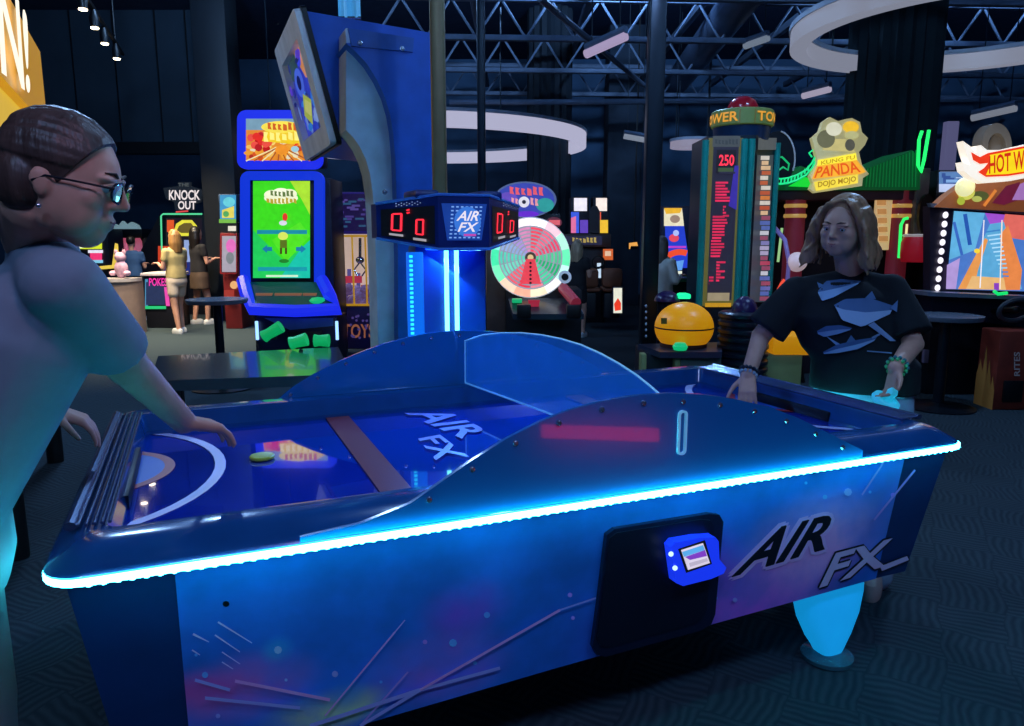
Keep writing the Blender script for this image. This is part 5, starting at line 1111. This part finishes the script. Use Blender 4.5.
def face_details(T, M, parent, k, brow, lipc, gaze=(0, 1, 0), glasses=None, smile=0.0):
    WH = mat('eye_white', '#c8c8cc', .25); IR = mat('iris', '#2a2420', .2); SK = MATS['skin']
    for s in (-1, 1):
        e_ = MB().ell(T(s * .032, .079, .012), (.0125 * k, .0125 * k, .0105 * k), None, 14, 10); eo = obj('eye', e_, WH, parent)
        g = (M @ Vector(gaze)).normalized(); obj('iris', MB().ell(T(s * .032, .079, .012) + g * .0085 * k, (.0055 * k,) * 3, None, 10, 8), IR, eo)
        obj('eyelid', MB().tube([T(s * .016, .089, .014), T(s * .025, .0935, .020), T(s * .036, .091, .020), T(s * .047, .082, .014)], .0032 * k, 8), SK, parent)
        obj('eyebrow', MB().tube([T(s * .012, .093, .034), T(s * .028, .0925, .040), T(s * .046, .081, .038)], [.003 * k, .0042 * k, .0018 * k], 8, flat=.6), brow, parent)
    LM = mat('lips', '#9a5450', .45)
    obj('lips', MB().tube([T(-.026, .082, -.050 + smile), T(-.012, .0945, -.048), T(0, .0975, -.0495), T(.012, .0945, -.048), T(.026, .082, -.050 + smile)], [.0015 * k, .0035 * k, .004 * k, .0035 * k, .0015 * k], 8), LM, parent)
    obj('lips', MB().tube([T(-.022, .083, -.054 + smile), T(0, .0955, -.0575), T(.022, .083, -.054 + smile)], [.0015 * k, .0045 * k, .0015 * k], 8), LM, parent)
    if glasses:
        G = obj('glasses', None or MB().tube([T(-.008, .112, .014), T(0, .1145, .018), T(.008, .112, .014)], .0022 * k, 6), glasses, parent)
        for s in (-1, 1):
            ring_ = [T(s * (.033 + .024 * math.cos(a_)), .108 - abs(math.cos(a_) * .004) - (.012 if math.cos(a_) > .5 else 0) * .3, .008 + .019 * math.sin(a_)) for a_ in [2 * math.pi * i / 20 for i in range(21)]]
            obj('lens_rim', MB().tube(ring_, .0022 * k, 6), glasses, G)
            obj('temple_arm', MB().tube([T(s * .057, .104, .014), T(s * .074, .06, .012), T(s * .082, .0, .008), T(s * .083, -.02, -.006)], .0022 * k, 6), glasses, G)
            obj('lens', MB().prism([p + M @ Vector((0, .0004, 0)) for p in ring_[:-1]], M @ Vector((0, -.0012, 0))), mat('lens_glass', '#d8ecf8', .02, trans=1.0, ior=1.1, vary=0), G)
def sect(c, M, rx, ry, n=24, p=.85):        # superellipse ring in the plane of M's right/forward axes
    c = Vector(c); out = []
    for i in range(n):
        a_ = 2 * math.pi * i / n; x, y = math.cos(a_), math.sin(a_)
        out.append(c + M @ Vector((math.copysign(abs(x) ** p, x) * rx, math.copysign(abs(y) ** p, y) * ry, 0)))
    return out
SKIN = mat('skin', '#c8957f', .5, vary=.08, scale=20, bump=.05)
def hair_mat(name, c, v=.4): return mat(name, c, .42, vary=v, scale=30, bump=.9, stretch=(1, 1, .12))

# ---- the player at the left end
e = thing('person', 'player in a pale grey tee and glasses leaning over the left end of the table', 'person', (-1.12, 1.42, 0))
O = Vector((-1.12, 1.42, 0))
def L_(px, py, Y): return at(px, py, Y=Y) - O
hc = L_(62, 183, 1.42); HM = frame((.95, .20, -.26)); k = 1.0
UU = Vector((TU.x, TU.y, 0))
sho_r = L_(64, 283, 1.40); sho_l = sho_r + Vector((-.20, .31, -.01)); neck_b = L_(30, 236, 1.52)
el = L_(128, 366, 1.60); wr = L_(184, 422, 1.79)
body = MB(); T = face(body, hc, HM, k)
body.cap(T(0, -.035, -.05), neck_b + Vector((.02, 0, 0)), .062 * k, .07)
chain(body, [sho_r, el, wr], [.058, .046, .030]); hand(body, wr, Vector((.10, .12, -.05)), (0, .1, -1), (-.4, .7, 0), 24, 1.0)
wr2 = L_(50, 410, 1.96); el2 = sho_l.lerp(wr2, .5) + Vector((-.04, .05, -.03))
chain(body, [sho_l, el2, wr2], [.056, .045, .030]); hand(body, wr2, Vector((.12, .05, -.06)), (0, 0, -1), (.3, -1, .2), 26)
hp0 = (sho_r + sho_l) / 2 - UU * .275
for s in (-1, 1):
    q = hp0 + Vector((-TU.y, TU.x, 0)) * .09 * s; body.cap(Vector((q.x, q.y, .95)), Vector((q.x, q.y, .2)), .06, .05)
mk('body', body, SKIN, e, .0042, 7)
face_details(T, HM, e, k, mat('brow_brown', '#3a2a20', .7), '#8a4a4c', glasses=mat('glasses_dark', '#1a1a24', .25))
for s in (1,): obj('earring', MB().ell(T(.086 * s, .0, -.045), (.005, .005, .005), n=10, m=8), mat('earring_silver', '#e8e8f0', .15, .9), e)
hr = MB()
def EH(x, y, z, a_, b_2, c_): hr.ell(T(x, y, z), (a_ * k, b_2 * k, c_ * k), HM, 20, 14)
EH(0, -.013, .041, .0815, .1025, .0905); EH(0, .018, .021, .0745, .0825, .0895); EH(0, -.080, .0, .064, .046, .070)
for s in (-1, 1): EH(s * .050, -.045, -.01, .034, .05, .055)
EH(0, -.126, -.050, .036, .034, .044)
for i in range(60):
    a_ = -1.62 + 3.24 * i / 59 + random.uniform(-.02, .02); sn, cs_ = math.sin(a_), math.cos(a_); ro = random.uniform(.97, 1.01)
    def onh(y):
        s1 = math.sqrt(max(0, 1 - ((y + .013) / .1025) ** 2)); s2 = math.sqrt(max(0, 1 - ((y - .018) / .0825) ** 2))
        return T(max(.0815 * s1, .0745 * s2) * sn * ro, y, max(.041 + .0905 * s1 * cs_ * ro, .021 + .0895 * s2 * cs_ * ro))
    hr.tube([onh(y_) for y_ in (.082, .06, .03, 0, -.03, -.06, -.085)] + [T(.040 * sn, -.115, -.015 + .03 * cs_), T(.012 * sn, -.128, -.04)], [.002 * k] + [.0042 * k] * 7 + [.003 * k], 6)
ho = mk('hair', hr, hair_mat('hair_dark', '#4a3a34'), e, .0032, 2)
bm = bmesh.new(); bm.from_mesh(ho.data)
for co, no in ((T(0, .076, .100), HM @ Vector((0, .86, -.51))),):        # hairline: forehead down to the front of the ear
    bmesh.ops.bisect_plane(bm, geom=bm.verts[:] + bm.edges[:] + bm.faces[:], plane_co=co, plane_no=no, clear_outer=True)
    bmesh.ops.holes_fill(bm, edges=[q_ for q_ in bm.edges if q_.is_boundary], sides=0)
bm.to_mesh(ho.data); bm.free(); ho.data.polygons.foreach_set('use_smooth', [True] * len(ho.data.polygons)); ho.data.set_sharp_from_angle(angle=R(50))
obj('hair_tie', MB().tube([T(.028 * math.cos(a_ * .6), -.120 + .01 * math.sin(a_ * .6), -.028 + .028 * math.sin(a_ * .6)) for a_ in range(11)], .004, 6), mat('tie_white', '#d8d8e0', .5), e)
# shirt: torso leaning forward
sh = MB(); chest = (sho_r + sho_l) / 2 - UU * .07 + Vector((0, 0, -.10)); hip = (sho_r + sho_l) / 2 - UU * .275; hip.z = .98
ax = (chest - hip).normalized(); RT = Vector((-TU.y, TU.x, 0)); Mt = Matrix((RT, ax.cross(RT), ax)).transposed()
mid = hip.lerp(chest, .5)
sh.loft([sect(hip + ax * -.10, Mt, .205, .150), sect(hip + ax * .02, Mt, .20, .150), sect(mid, Mt, .195, .145), sect(chest, Mt, .205, .140), sect(chest + ax * .07, Mt, .185, .115), sect(chest + ax * .13 + Vector((.02, 0, 0)), Mt, .11, .08)])
sh.cap(neck_b + Vector((.0, .03, -.04)), sho_r + Vector((-.01, 0, .0)), .065, .07); sh.cap(neck_b + Vector((.0, .05, -.04)), sho_l, .065, .07)
se = sho_r.lerp(el, .80); sh.cap(sho_r, sho_r.lerp(el, .3), .068, .066); sh.tube([sho_r, sho_r.lerp(el, .35), se], [.068, .067, .068], 20)
se2 = sho_l.lerp(el2, .62); sh.tube([sho_l, sho_l.lerp(el2, .35), se2], [.072, .074, .07], 20)
mk('tee_shirt', sh, mat('tee_grey', '#7c8a9a', .9, vary=.06, scale=14, bump=.15), e, .0075, 7)
pn = MB(); pn.loft([sect(hip + Vector((0, 0, .02)), frame(UU), .19, .135), sect(hip + Vector((.0, 0, -.14)), frame(UU), .20, .14), sect(hip + Vector((.0, 0, -.22)), frame(UU), .17, .12)])
for s in (-1, 1):
    b0 = hip + RT * .09 * s; b0.z = .82; chain(pn, [b0, b0 + UU * .02 + Vector((0, 0, -.35)), b0 + Vector((0, 0, -.74))], [.098, .078, .072])
mk('trousers', pn, mat('trousers_white', '#808c96', .85, vary=.06, bump=.1), e, .010, 5)
for s in (-1, 1):
    b0 = hip + RT * .09 * s; b0.z = 0; obj('shoe', MB().loft([sect(b0 + UU * .05 + Vector((0, 0, z_)), frame(UU), .045 * k_, .13 * k_) for z_, k_ in ((0, .95), (.02, 1.0), (.06, .92), (.09, .6))]), mat('shoe_white', '#c0c4c8', .6), e)

# ---- the player at the right end, shark shirt
O2 = Vector((1.42, 3.10, 0)); e = thing('person', 'player with shoulder length hair in a black shark print tee at the right end', 'person', O2)
def R_(px, py, Y): return at(px, py, Y=Y + .08) - O2
hc = R_(843, 229, 3.02); HM = frame((-.70, -.66, -.14), (.10, 0, 1)); k = .97
sR = R_(797, 293, 3.12); sL = R_(890, 291, 3.02); nb = R_(850, 271, 3.08)
eR = R_(761, 336, 3.12); wR = R_(748, 375, 3.02); eL = R_(913, 344, 2.90); wL = R_(896, 368, 2.72)
body = MB(); T = face(body, hc, HM, k); body.cap(T(0, -.03, -.06), nb, .053, .058)
chain(body, [sR, eR, wR], [.052, .042, .030]); hand(body, wR, Vector((-.02, -.07, -.09)), (.2, .3, -1), (-.9, .1, 0), 22, .98)
chain(body, [sL, eL, wL], [.052, .042, .030]); hand(body, wL, Vector((-.03, -.03, -.12)), (-.9, -.1, .1), (-.3, -.9, .1), 40, .98)
for s in (-1, 1): body.cap(Vector((.05 + s * .08, 0, .9)), Vector((.05 + s * .09, 0, .2)), .07, .05)
mk('body', body, SKIN, e, .0052, 4)
face_details(T, HM, e, k, mat('brow_brown', '#3a2a20', .7), '#8a4a4c', smile=.010, gaze=(-.25, 1, -.2))
obj('teeth', MB().tube([T(-.014, .091, -.0525), T(0, .0965, -.0535), T(.014, .091, -.0525)], .0022, 6), mat('teeth', '#c8c4c0', .3), e)
hr = MB()
def EH(x, y, z, a_, b_2, c_): hr.ell(T(x, y, z), (a_ * k, b_2 * k, c_ * k), HM, 20, 14)
EH(0, -.026, .056, .090, .096, .092); EH(0, -.07, -.03, .088, .060, .11)
random.seed(21)
for i in range(96):
    a_ = random.uniform(-2.0, 2.0) + math.pi; s_ = math.sin(a_); c_ = math.cos(a_)
    pts_ = []; ph = random.uniform(0, 6); ro = random.uniform(.94, 1.14); ln = random.uniform(.19, .27); wa = random.uniform(.010, .024)
    for j in range(11):
        f = j / 10; rr_ = (.084 + .050 * f) * ro + wa * math.sin(ph + f * 11) * f
        pts_.append(T(-s_ * rr_ + .4 * wa * math.cos(ph + f * 9) * f, c_ * rr_, .092 - f * (ln - .0) + .05 * math.sin(f * 1.5) * (1 - f)))
    hr.tube(pts_, [.006, .010, .011, .011, .011, .011, .011, .010, .009, .007, .003], 7)
for s in (-1, 1):                              # face framing locks from a side parting
    for j2 in range(7):
        w_ = .006 * j2; ph = random.uniform(0, 6)
        hr.tube([T(-.018 + s * .006, .045 - .010 * j2, .128 - j2 * .001), T(s * .050 - .006, .062 - .008 * j2, .108), T(s * (.078 + w_ * .4), .052 - .008 * j2, .058), T(s * (.088 + w_ * .5), .036, .0), T(s * (.098 + w_ + .006 * math.sin(ph)), .030, -.06), T(s * (.090 + w_ * 1.4), .040, -.11), T(s * (.108 + w_ * 1.4), .045, -.15)], [.007, .011, .012, .012, .011, .010, .004], 8)
mk('hair', hr, hair_mat('hair_brown', '#9a7050', .5), e, .005, 1)
sh = MB(); hipc = R_(862, 398, 3.02); hipc.z = .905; ch = (sR + sL) / 2 + Vector((0, 0, -.10))
fw = Vector((-.45, -.85, 0)).normalized(); MS = frame(fw)
axs = [(hipc + Vector((0, 0, -.04)), .215, .155), (hipc + Vector((0, 0, .08)), .21, .15), (hipc.lerp(ch, .5), .205, .145), (ch, .215, .145), (ch + Vector((0, 0, .09)), .195, .115), (ch + Vector((0, 0, .145)), .10, .075)]
sh.loft([sect(c_, MS, a_, b_) for c_, a_, b_ in axs])
for a_, b_, fr in ((sR, eR, .86), (sL, eL, .86)):
    q = a_.lerp(b_, fr); sh.tube([a_ + Vector((0, 0, .0)), a_.lerp(b_, .45), q], [.072, .082, .090], 20); sh.cap(nb + Vector((0, 0, -.045)), a_, .058, .068); sh.ell(a_, (.072, .072, .072))
sho = mk('tee_shirt', sh, mat('tee_black', '#0d1218', .9, vary=.2, scale=10, bump=.2), e, .0085, 5)
# shark print laid on the shirt
bm = bmesh.new(); bm.from_mesh(sho.data); bvh = BVHTree.FromBMesh(bm)
org = Vector((0, 0, CH)) - O2
def onshirt(x, y, e_):
    D = ray(x, y).normalized(); h_ = bvh.ray_cast(org, D)
    p = h_[0] if h_[0] is not None else (at(x, y, Y=2.9) - O2)
    return p - D * (.007 + e_)
def dense(pts, n=3):
    out = []
    for i in range(len(pts)):
        a_, b_ = pts[i], pts[(i + 1) % len(pts)]
        for j in range(n): out.append((a_[0] + (b_[0] - a_[0]) * j / n, a_[1] + (b_[1] - a_[1]) * j / n))
    return out
A = Art(1, .0008)
def strip(top, bot, col):                     # a fish body as quads between upper and lower outline
    n = len(top); A.sh.append((top + bot, [(i, i + 1, n + i + 1, n + i) for i in range(n - 1)], col, 1.0))
def spl(p, n=18):                             # piecewise linear resample
    out = []
    for i in range(n):
        f = i / (n - 1) * (len(p) - 1); j = min(int(f), len(p) - 2); g = f - j; out.append((p[j][0] + (p[j + 1][0] - p[j][0]) * g, p[j][1] + (p[j + 1][1] - p[j][1]) * g))
    return out
def shark(top, bot, c1, c2):
    t_, b_ = spl(top), spl(bot); m_ = [((a_[0] + b2[0]) / 2, (a_[1] + b2[1]) / 2) for a_, b2 in zip(t_, b_)]
    strip(t_, m_, c1); strip(m_, b_, c2)
shark([(818, 291), (826, 281), (842, 279), (861, 281)], [(818, 293), (822, 301), (834, 297), (858, 284)], '#41608c', '#86a4c8'); A.poly([(819, 288), (817, 282), (824, 285)], '#4a6a90')
shark([(834, 305), (845, 299), (870, 298), (894, 306)], [(836, 308), (842, 320), (862, 327), (890, 314)], '#4f6f9a', '#9ab4d4'); A.poly([(864, 299), (872, 291), (876, 299)], '#4f6f9a').poly([(874, 322), (896, 341), (890, 341), (868, 325)], '#7d98bc').poly([(890, 308), (898, 300), (897, 312)], '#5f7fa8')
shark([(817, 331), (826, 326), (840, 325), (852, 328)], [(818, 334), (824, 337), (838, 334), (850, 330)], '#41608c', '#7a98bc'); A.poly([(826, 336), (840, 344), (836, 345)], '#7a98bc')
shark([(823, 352), (836, 345), (856, 340), (877, 337)], [(824, 354), (838, 353), (858, 349), (874, 341)], '#41608c', '#8aa6c8'); A.poly([(846, 343), (851, 335), (856, 341)], '#4a6a90').line(867, 351, 892, 353, 1.2, '#6a86a8').line(872, 338, 880, 334, 2, '#6a86a8')
for p in ((838, 306), (822, 289)): A.ell(*p, .8, .8, '#101820', 1, 6)
A.build('shark_print', onshirt, sho, 'matte_print'); bm.free()
JEAN = mat('jeans_pale', '#8fa6bc', .85, vary=.15, scale=20)
pn = MB(); pn.loft([sect(hipc + Vector((0, 0, .03)), MS, .185, .13), sect(hipc + Vector((0, 0, -.12)), MS, .20, .145), sect(hipc + Vector((0, 0, -.20)), MS, .17, .12)])
rt_ = MS @ Vector((1, 0, 0))
for s in (-1, 1):
    b0 = hipc + rt_ * s * .095 + Vector((0, 0, -.14)); chain(pn, [b0, b0 + Vector((0, 0, -.36)), b0 + Vector((0, 0, -.70))], [.10, .085, .085])
mk('jeans', pn, JEAN, e, .010, 4)
for s in (-1, 1):
    b0 = hipc + rt_ * s * .095; b0.z = 0; obj('shoe', MB().loft([sect(b0 + fw * .05 + Vector((0, 0, z_)), MS, .045 * k_, .13 * k_) for z_, k_ in ((0, .95), (.03, 1.0), (.07, .92), (.10, .6))]), mat('shoe_tan', '#b09a90', .6), e)
def bracelet(c, ax_, r_, m_, par, n=11, b=.007):
    d = Vector(ax_).normalized(); x = d.orthogonal().normalized(); y = d.cross(x)
    mb = MB()
    for i in range(n): a_ = 2 * math.pi * i / n; mb.ell(Vector(c) + (x * math.cos(a_) + y * math.sin(a_)) * r_, (b, b, b), n=8, m=6)
    return obj('bracelet', mb, m_, par)
dR = wR - eR; dLv = wL - eL
bracelet(wR - dR.normalized() * .02, dR, .036, mat('beads_dark', '#1a2430', .3), e, 14, .009); bracelet(wR - dR.normalized() * .005, dR, .034, mat('beads_pale', '#9ab0c0', .3), e)
bracelet(wL - dLv.normalized() * .02, dLv, .036, mat('beads_teal', '#3a7a80', .3), e, 13, .008); bracelet(wL - dLv.normalized() * .005, dLv, .035, mat('beads_green', '#40a070', .3, emit='#20a060', es=.15), e)
# striker held in the hand
sp_ = wL + Vector((-.05, -.03, -.10)) + O2
ml = thing('hockey_striker', 'pale cyan lit striker held in the hand at the right end of the table', 'striker', sp_ - Vector((0, 0, .03)))
obj('disc', MB().lathe([(.0, 0), (.05, 0), (.054, .008), (.05, .022), (.036, .026), (.034, .018), (0, .018)], n=28), mat('striker_cyan_lit', '#7adcec', .35, emit='#18b8d8', es=.35), ml)  # white striker; the cyan light on it put into colour and emission
obj('knob', MB().lathe([(.018, .016), (.016, .035), (.020, .055), (.014, .068), (0, .07)], n=20), mat('striker_cyan_lit', '#7adcec', .35), ml)
ml.rotation_euler = (R(25), R(20), 0)

# ---- people in the background
def bg_person(lab, px, feet_y, Y, H, fwd, top, bottom, hairc, long_hair=True, skirt=False, bare=False, arm=(.10, .18), top_long=False, sit=False):
    g = at(px, 300, Y=Y); P = Vector((g.x, Y, 0)); e = thing('person', lab, 'person', P); M = frame(fwd); k = H / 1.70
    def Q(x, y, z): return M @ Vector((x * k, y * k, 0)) + Vector((0, 0, z * k))
    b = MB(); hz_ = 1.58
    b.ell(Q(0, .0, hz_), (.075 * k, .09 * k, .115 * k), M); b.ell(Q(0, .085, hz_ - .02), (.014 * k, .018 * k, .016 * k), M); b.ell(Q(0, .035, hz_ - .07), (.05 * k, .05 * k, .05 * k), M)
    b.cap(Q(0, -.01, 1.5), Q(0, -.02, 1.38), .05 * k, .055 * k); b.loft([sect(Q(0, 0, z_), M, a_ * k, c_ * k, 16) for z_, a_, c_ in ((.86, .15, .11), (1.0, .145, .10), (1.1, .13, .09), (1.25, .16, .10), (1.36, .15, .08))])
    hands = []
    for s in (-1, 1):
        a0, a1 = Q(s * .175, 0, 1.34), Q(s * .215, arm[0] * .4, 1.08); a2 = Q(s * .14, arm[0] + .14, 1.08 + arm[1] * .4)
        chain(b, [a0, a1, a2], [.048 * k, .038 * k, .026 * k], 10); hand(b, a2, M @ Vector((0, 1, .1)), (0, 0, -1), M @ Vector((-s, 0, 0)), 28, .95 * k)
        l0, l1, l2 = Q(s * .085, 0, .86), Q(s * .09, .03 + .05 * s, .47), Q(s * .095, -.02 + .07 * s, .07); chain(b, [l0, l1, l2], [.085 * k, .058 * k, .038 * k], 12)
        b.cap(l2 + Vector((0, 0, -.03 * k)), l2 + M @ Vector((0, .13 * k, -.04 * k)), .036 * k, .028 * k)
    mk('body', b, SKIN, e, .013, 2)
    t = MB(); t.loft([sect(Q(0, 0, z_), M, a_ * k, c_ * k, 18) for z_, a_, c_ in ((.90, .172, .13), (1.02, .165, .125), (1.12, .155, .115), (1.26, .18, .12), (1.36, .165, .10), (1.42, .08, .07))])
    for s in (-1, 1):
        a0, a1 = Q(s * .17, 0, 1.34), Q(s * .215, arm[0] * .4, 1.08); t.cap(a0, a0.lerp(a1, 1.0 if top_long else .45), .066 * k, .06 * k)
        if top_long: t.cap(a1, Q(s * .15, arm[0] + .10, 1.06 + arm[1] * .4), .055 * k, .045 * k)
    mk('top', t, top, e, .016, 3)
    p = MB()
    if skirt: p.loft([sect(Q(0, 0, z_), M, a_ * k, c_ * k, 18) for z_, a_, c_ in ((.94, .165, .125), (.84, .19, .14), (.62, .20, .15))])
    else:
        p.loft([sect(Q(0, 0, z_), M, a_ * k, c_ * k, 18) for z_, a_, c_ in ((.95, .165, .12), (.84, .18, .13), (.78, .15, .11))]); low = .66 if bare else .08
        for s in (-1, 1):
            l0, l1, l2 = Q(s * .085, 0, .86), Q(s * .09, .03 + .05 * s, .47), Q(s * .095, -.02 + .07 * s, .1)
            if bare: p.cap(l0, l0.lerp(l1, .5), .10 * k, .092 * k)
            else: chain(p, [l0, l1, l2], [.1 * k, .075 * k, .062 * k], 12)
    mk('skirt' if skirt else ('shorts' if bare else 'trousers'), p, bottom, e, .016, 3)
    for s in (-1, 1):
        b0 = Q(s * .095, .02 + .07 * s, 0); obj('shoe', MB().loft([sect(b0 + Vector((0, 0, z_ * k)), M, .045 * k * q_, .125 * k * q_, 14) for z_, q_ in ((0, .95), (.03, 1), (.07, .9), (.09, .6))]), mat('shoe_white', '#c0c4c8', .6), e)
    h = MB(); h.ell(Q(0, -.022, hz_ + .03), (.085 * k, .095 * k, .10 * k), M)
    if long_hair:
        for i in range(12):
            a_ = -1.9 + 3.8 * i / 11; h.tube([Q(.07 * math.sin(a_), -.03 - .06 * math.cos(a_), hz_ + .04), Q(.09 * math.sin(a_), -.04 - .065 * math.cos(a_), hz_ - .1), Q(.085 * math.sin(a_), -.05 - .06 * math.cos(a_), hz_ - .27)], [.03 * k, .03 * k, .012 * k], 8)
    mk('hair', h, hairc, e, .014, 2)
    return e
bg_person('distant person in a yellow tank top and shorts in front of the fighting game', 178, 332, 11.7, 1.6, (-.9, .45, 0), mat('top_yellow', '#b8a670', .8), mat('shorts_cream', '#c8b8a8', .8), hair_mat('hair_blond', '#9a7040'), bare=True)
bg_person('distant person in a dark top and brown skirt right of the fighting game', 201, 332, 12.9, 1.66, (.6, .75, 0), mat('top_dark', '#16161c', .8), mat('skirt_brown', '#4a3a30', .8), hair_mat('hair_black', '#15110f'), skirt=True)
bg_person('distant person in a blue tee seen from behind at the bowling booth', 136, 300, 13.4, 1.5, (0, 1, 0), mat('top_blue', '#3a6090', .8), mat('trousers_dark', '#20242c', .8), hair_mat('hair_black', '#15110f'), long_hair=False)
bg_person('distant person in a grey hooded top playing the narrow blue upright game', 661, 380, 9.4, 1.50, (.75, .6, 0), mat('hoodie_grey', '#d0d8d0', .85), mat('trousers_dark', '#20242c', .8), hair_mat('hair_ash', '#6a665e'), top_long=True)
bg_person('distant person with fair hair in a black top beside the prize wheel', 577, 330, 11.2, 1.45, (.5, .8, 0), mat('top_dark', '#16161c', .8), mat('shorts_black', '#16161c', .8), hair_mat('hair_fair', '#a08a70'), bare=True)
# puck on the playing surface
pz = zpix(262, 456, .80); pq = tw(pz[0], pz[1], .7925)
pk = thing('puck', 'small yellow green puck sliding on the blue playing surface', 'puck', pq)
obj('puck_body', MB().lathe([(0, 0), (.036, 0), (.039, .003), (.039, .008), (.036, .011), (.02, .009), (0, .009)], n=28), mat('puck_yellow', '#a8c040', .35), pk)

# low game with a red light bar, seen only as the red streak mirrored in the near shield
e = thing('red_bar_game', 'low game with a red light bar, seen as the red streak in the near shield', 'arcade game', (2.91, -.18, 0), R(52.9))
obj('cabinet_body', MB().rbox((-.5, -.62, 0), (.5, -.02, .9), .03), mat('red_bar_dark', '#141018', .4), e); obj('light_bar', MB().rbox((-.42, -.02, .05), (.42, .0, .15), .008), glow('#ff1830', 5), e); obj('top_panel', MB().rbox((-.47, -.59, .9), (.47, -.05, .93), .01), mat('red_bar_top', '#28202c', .3), e)
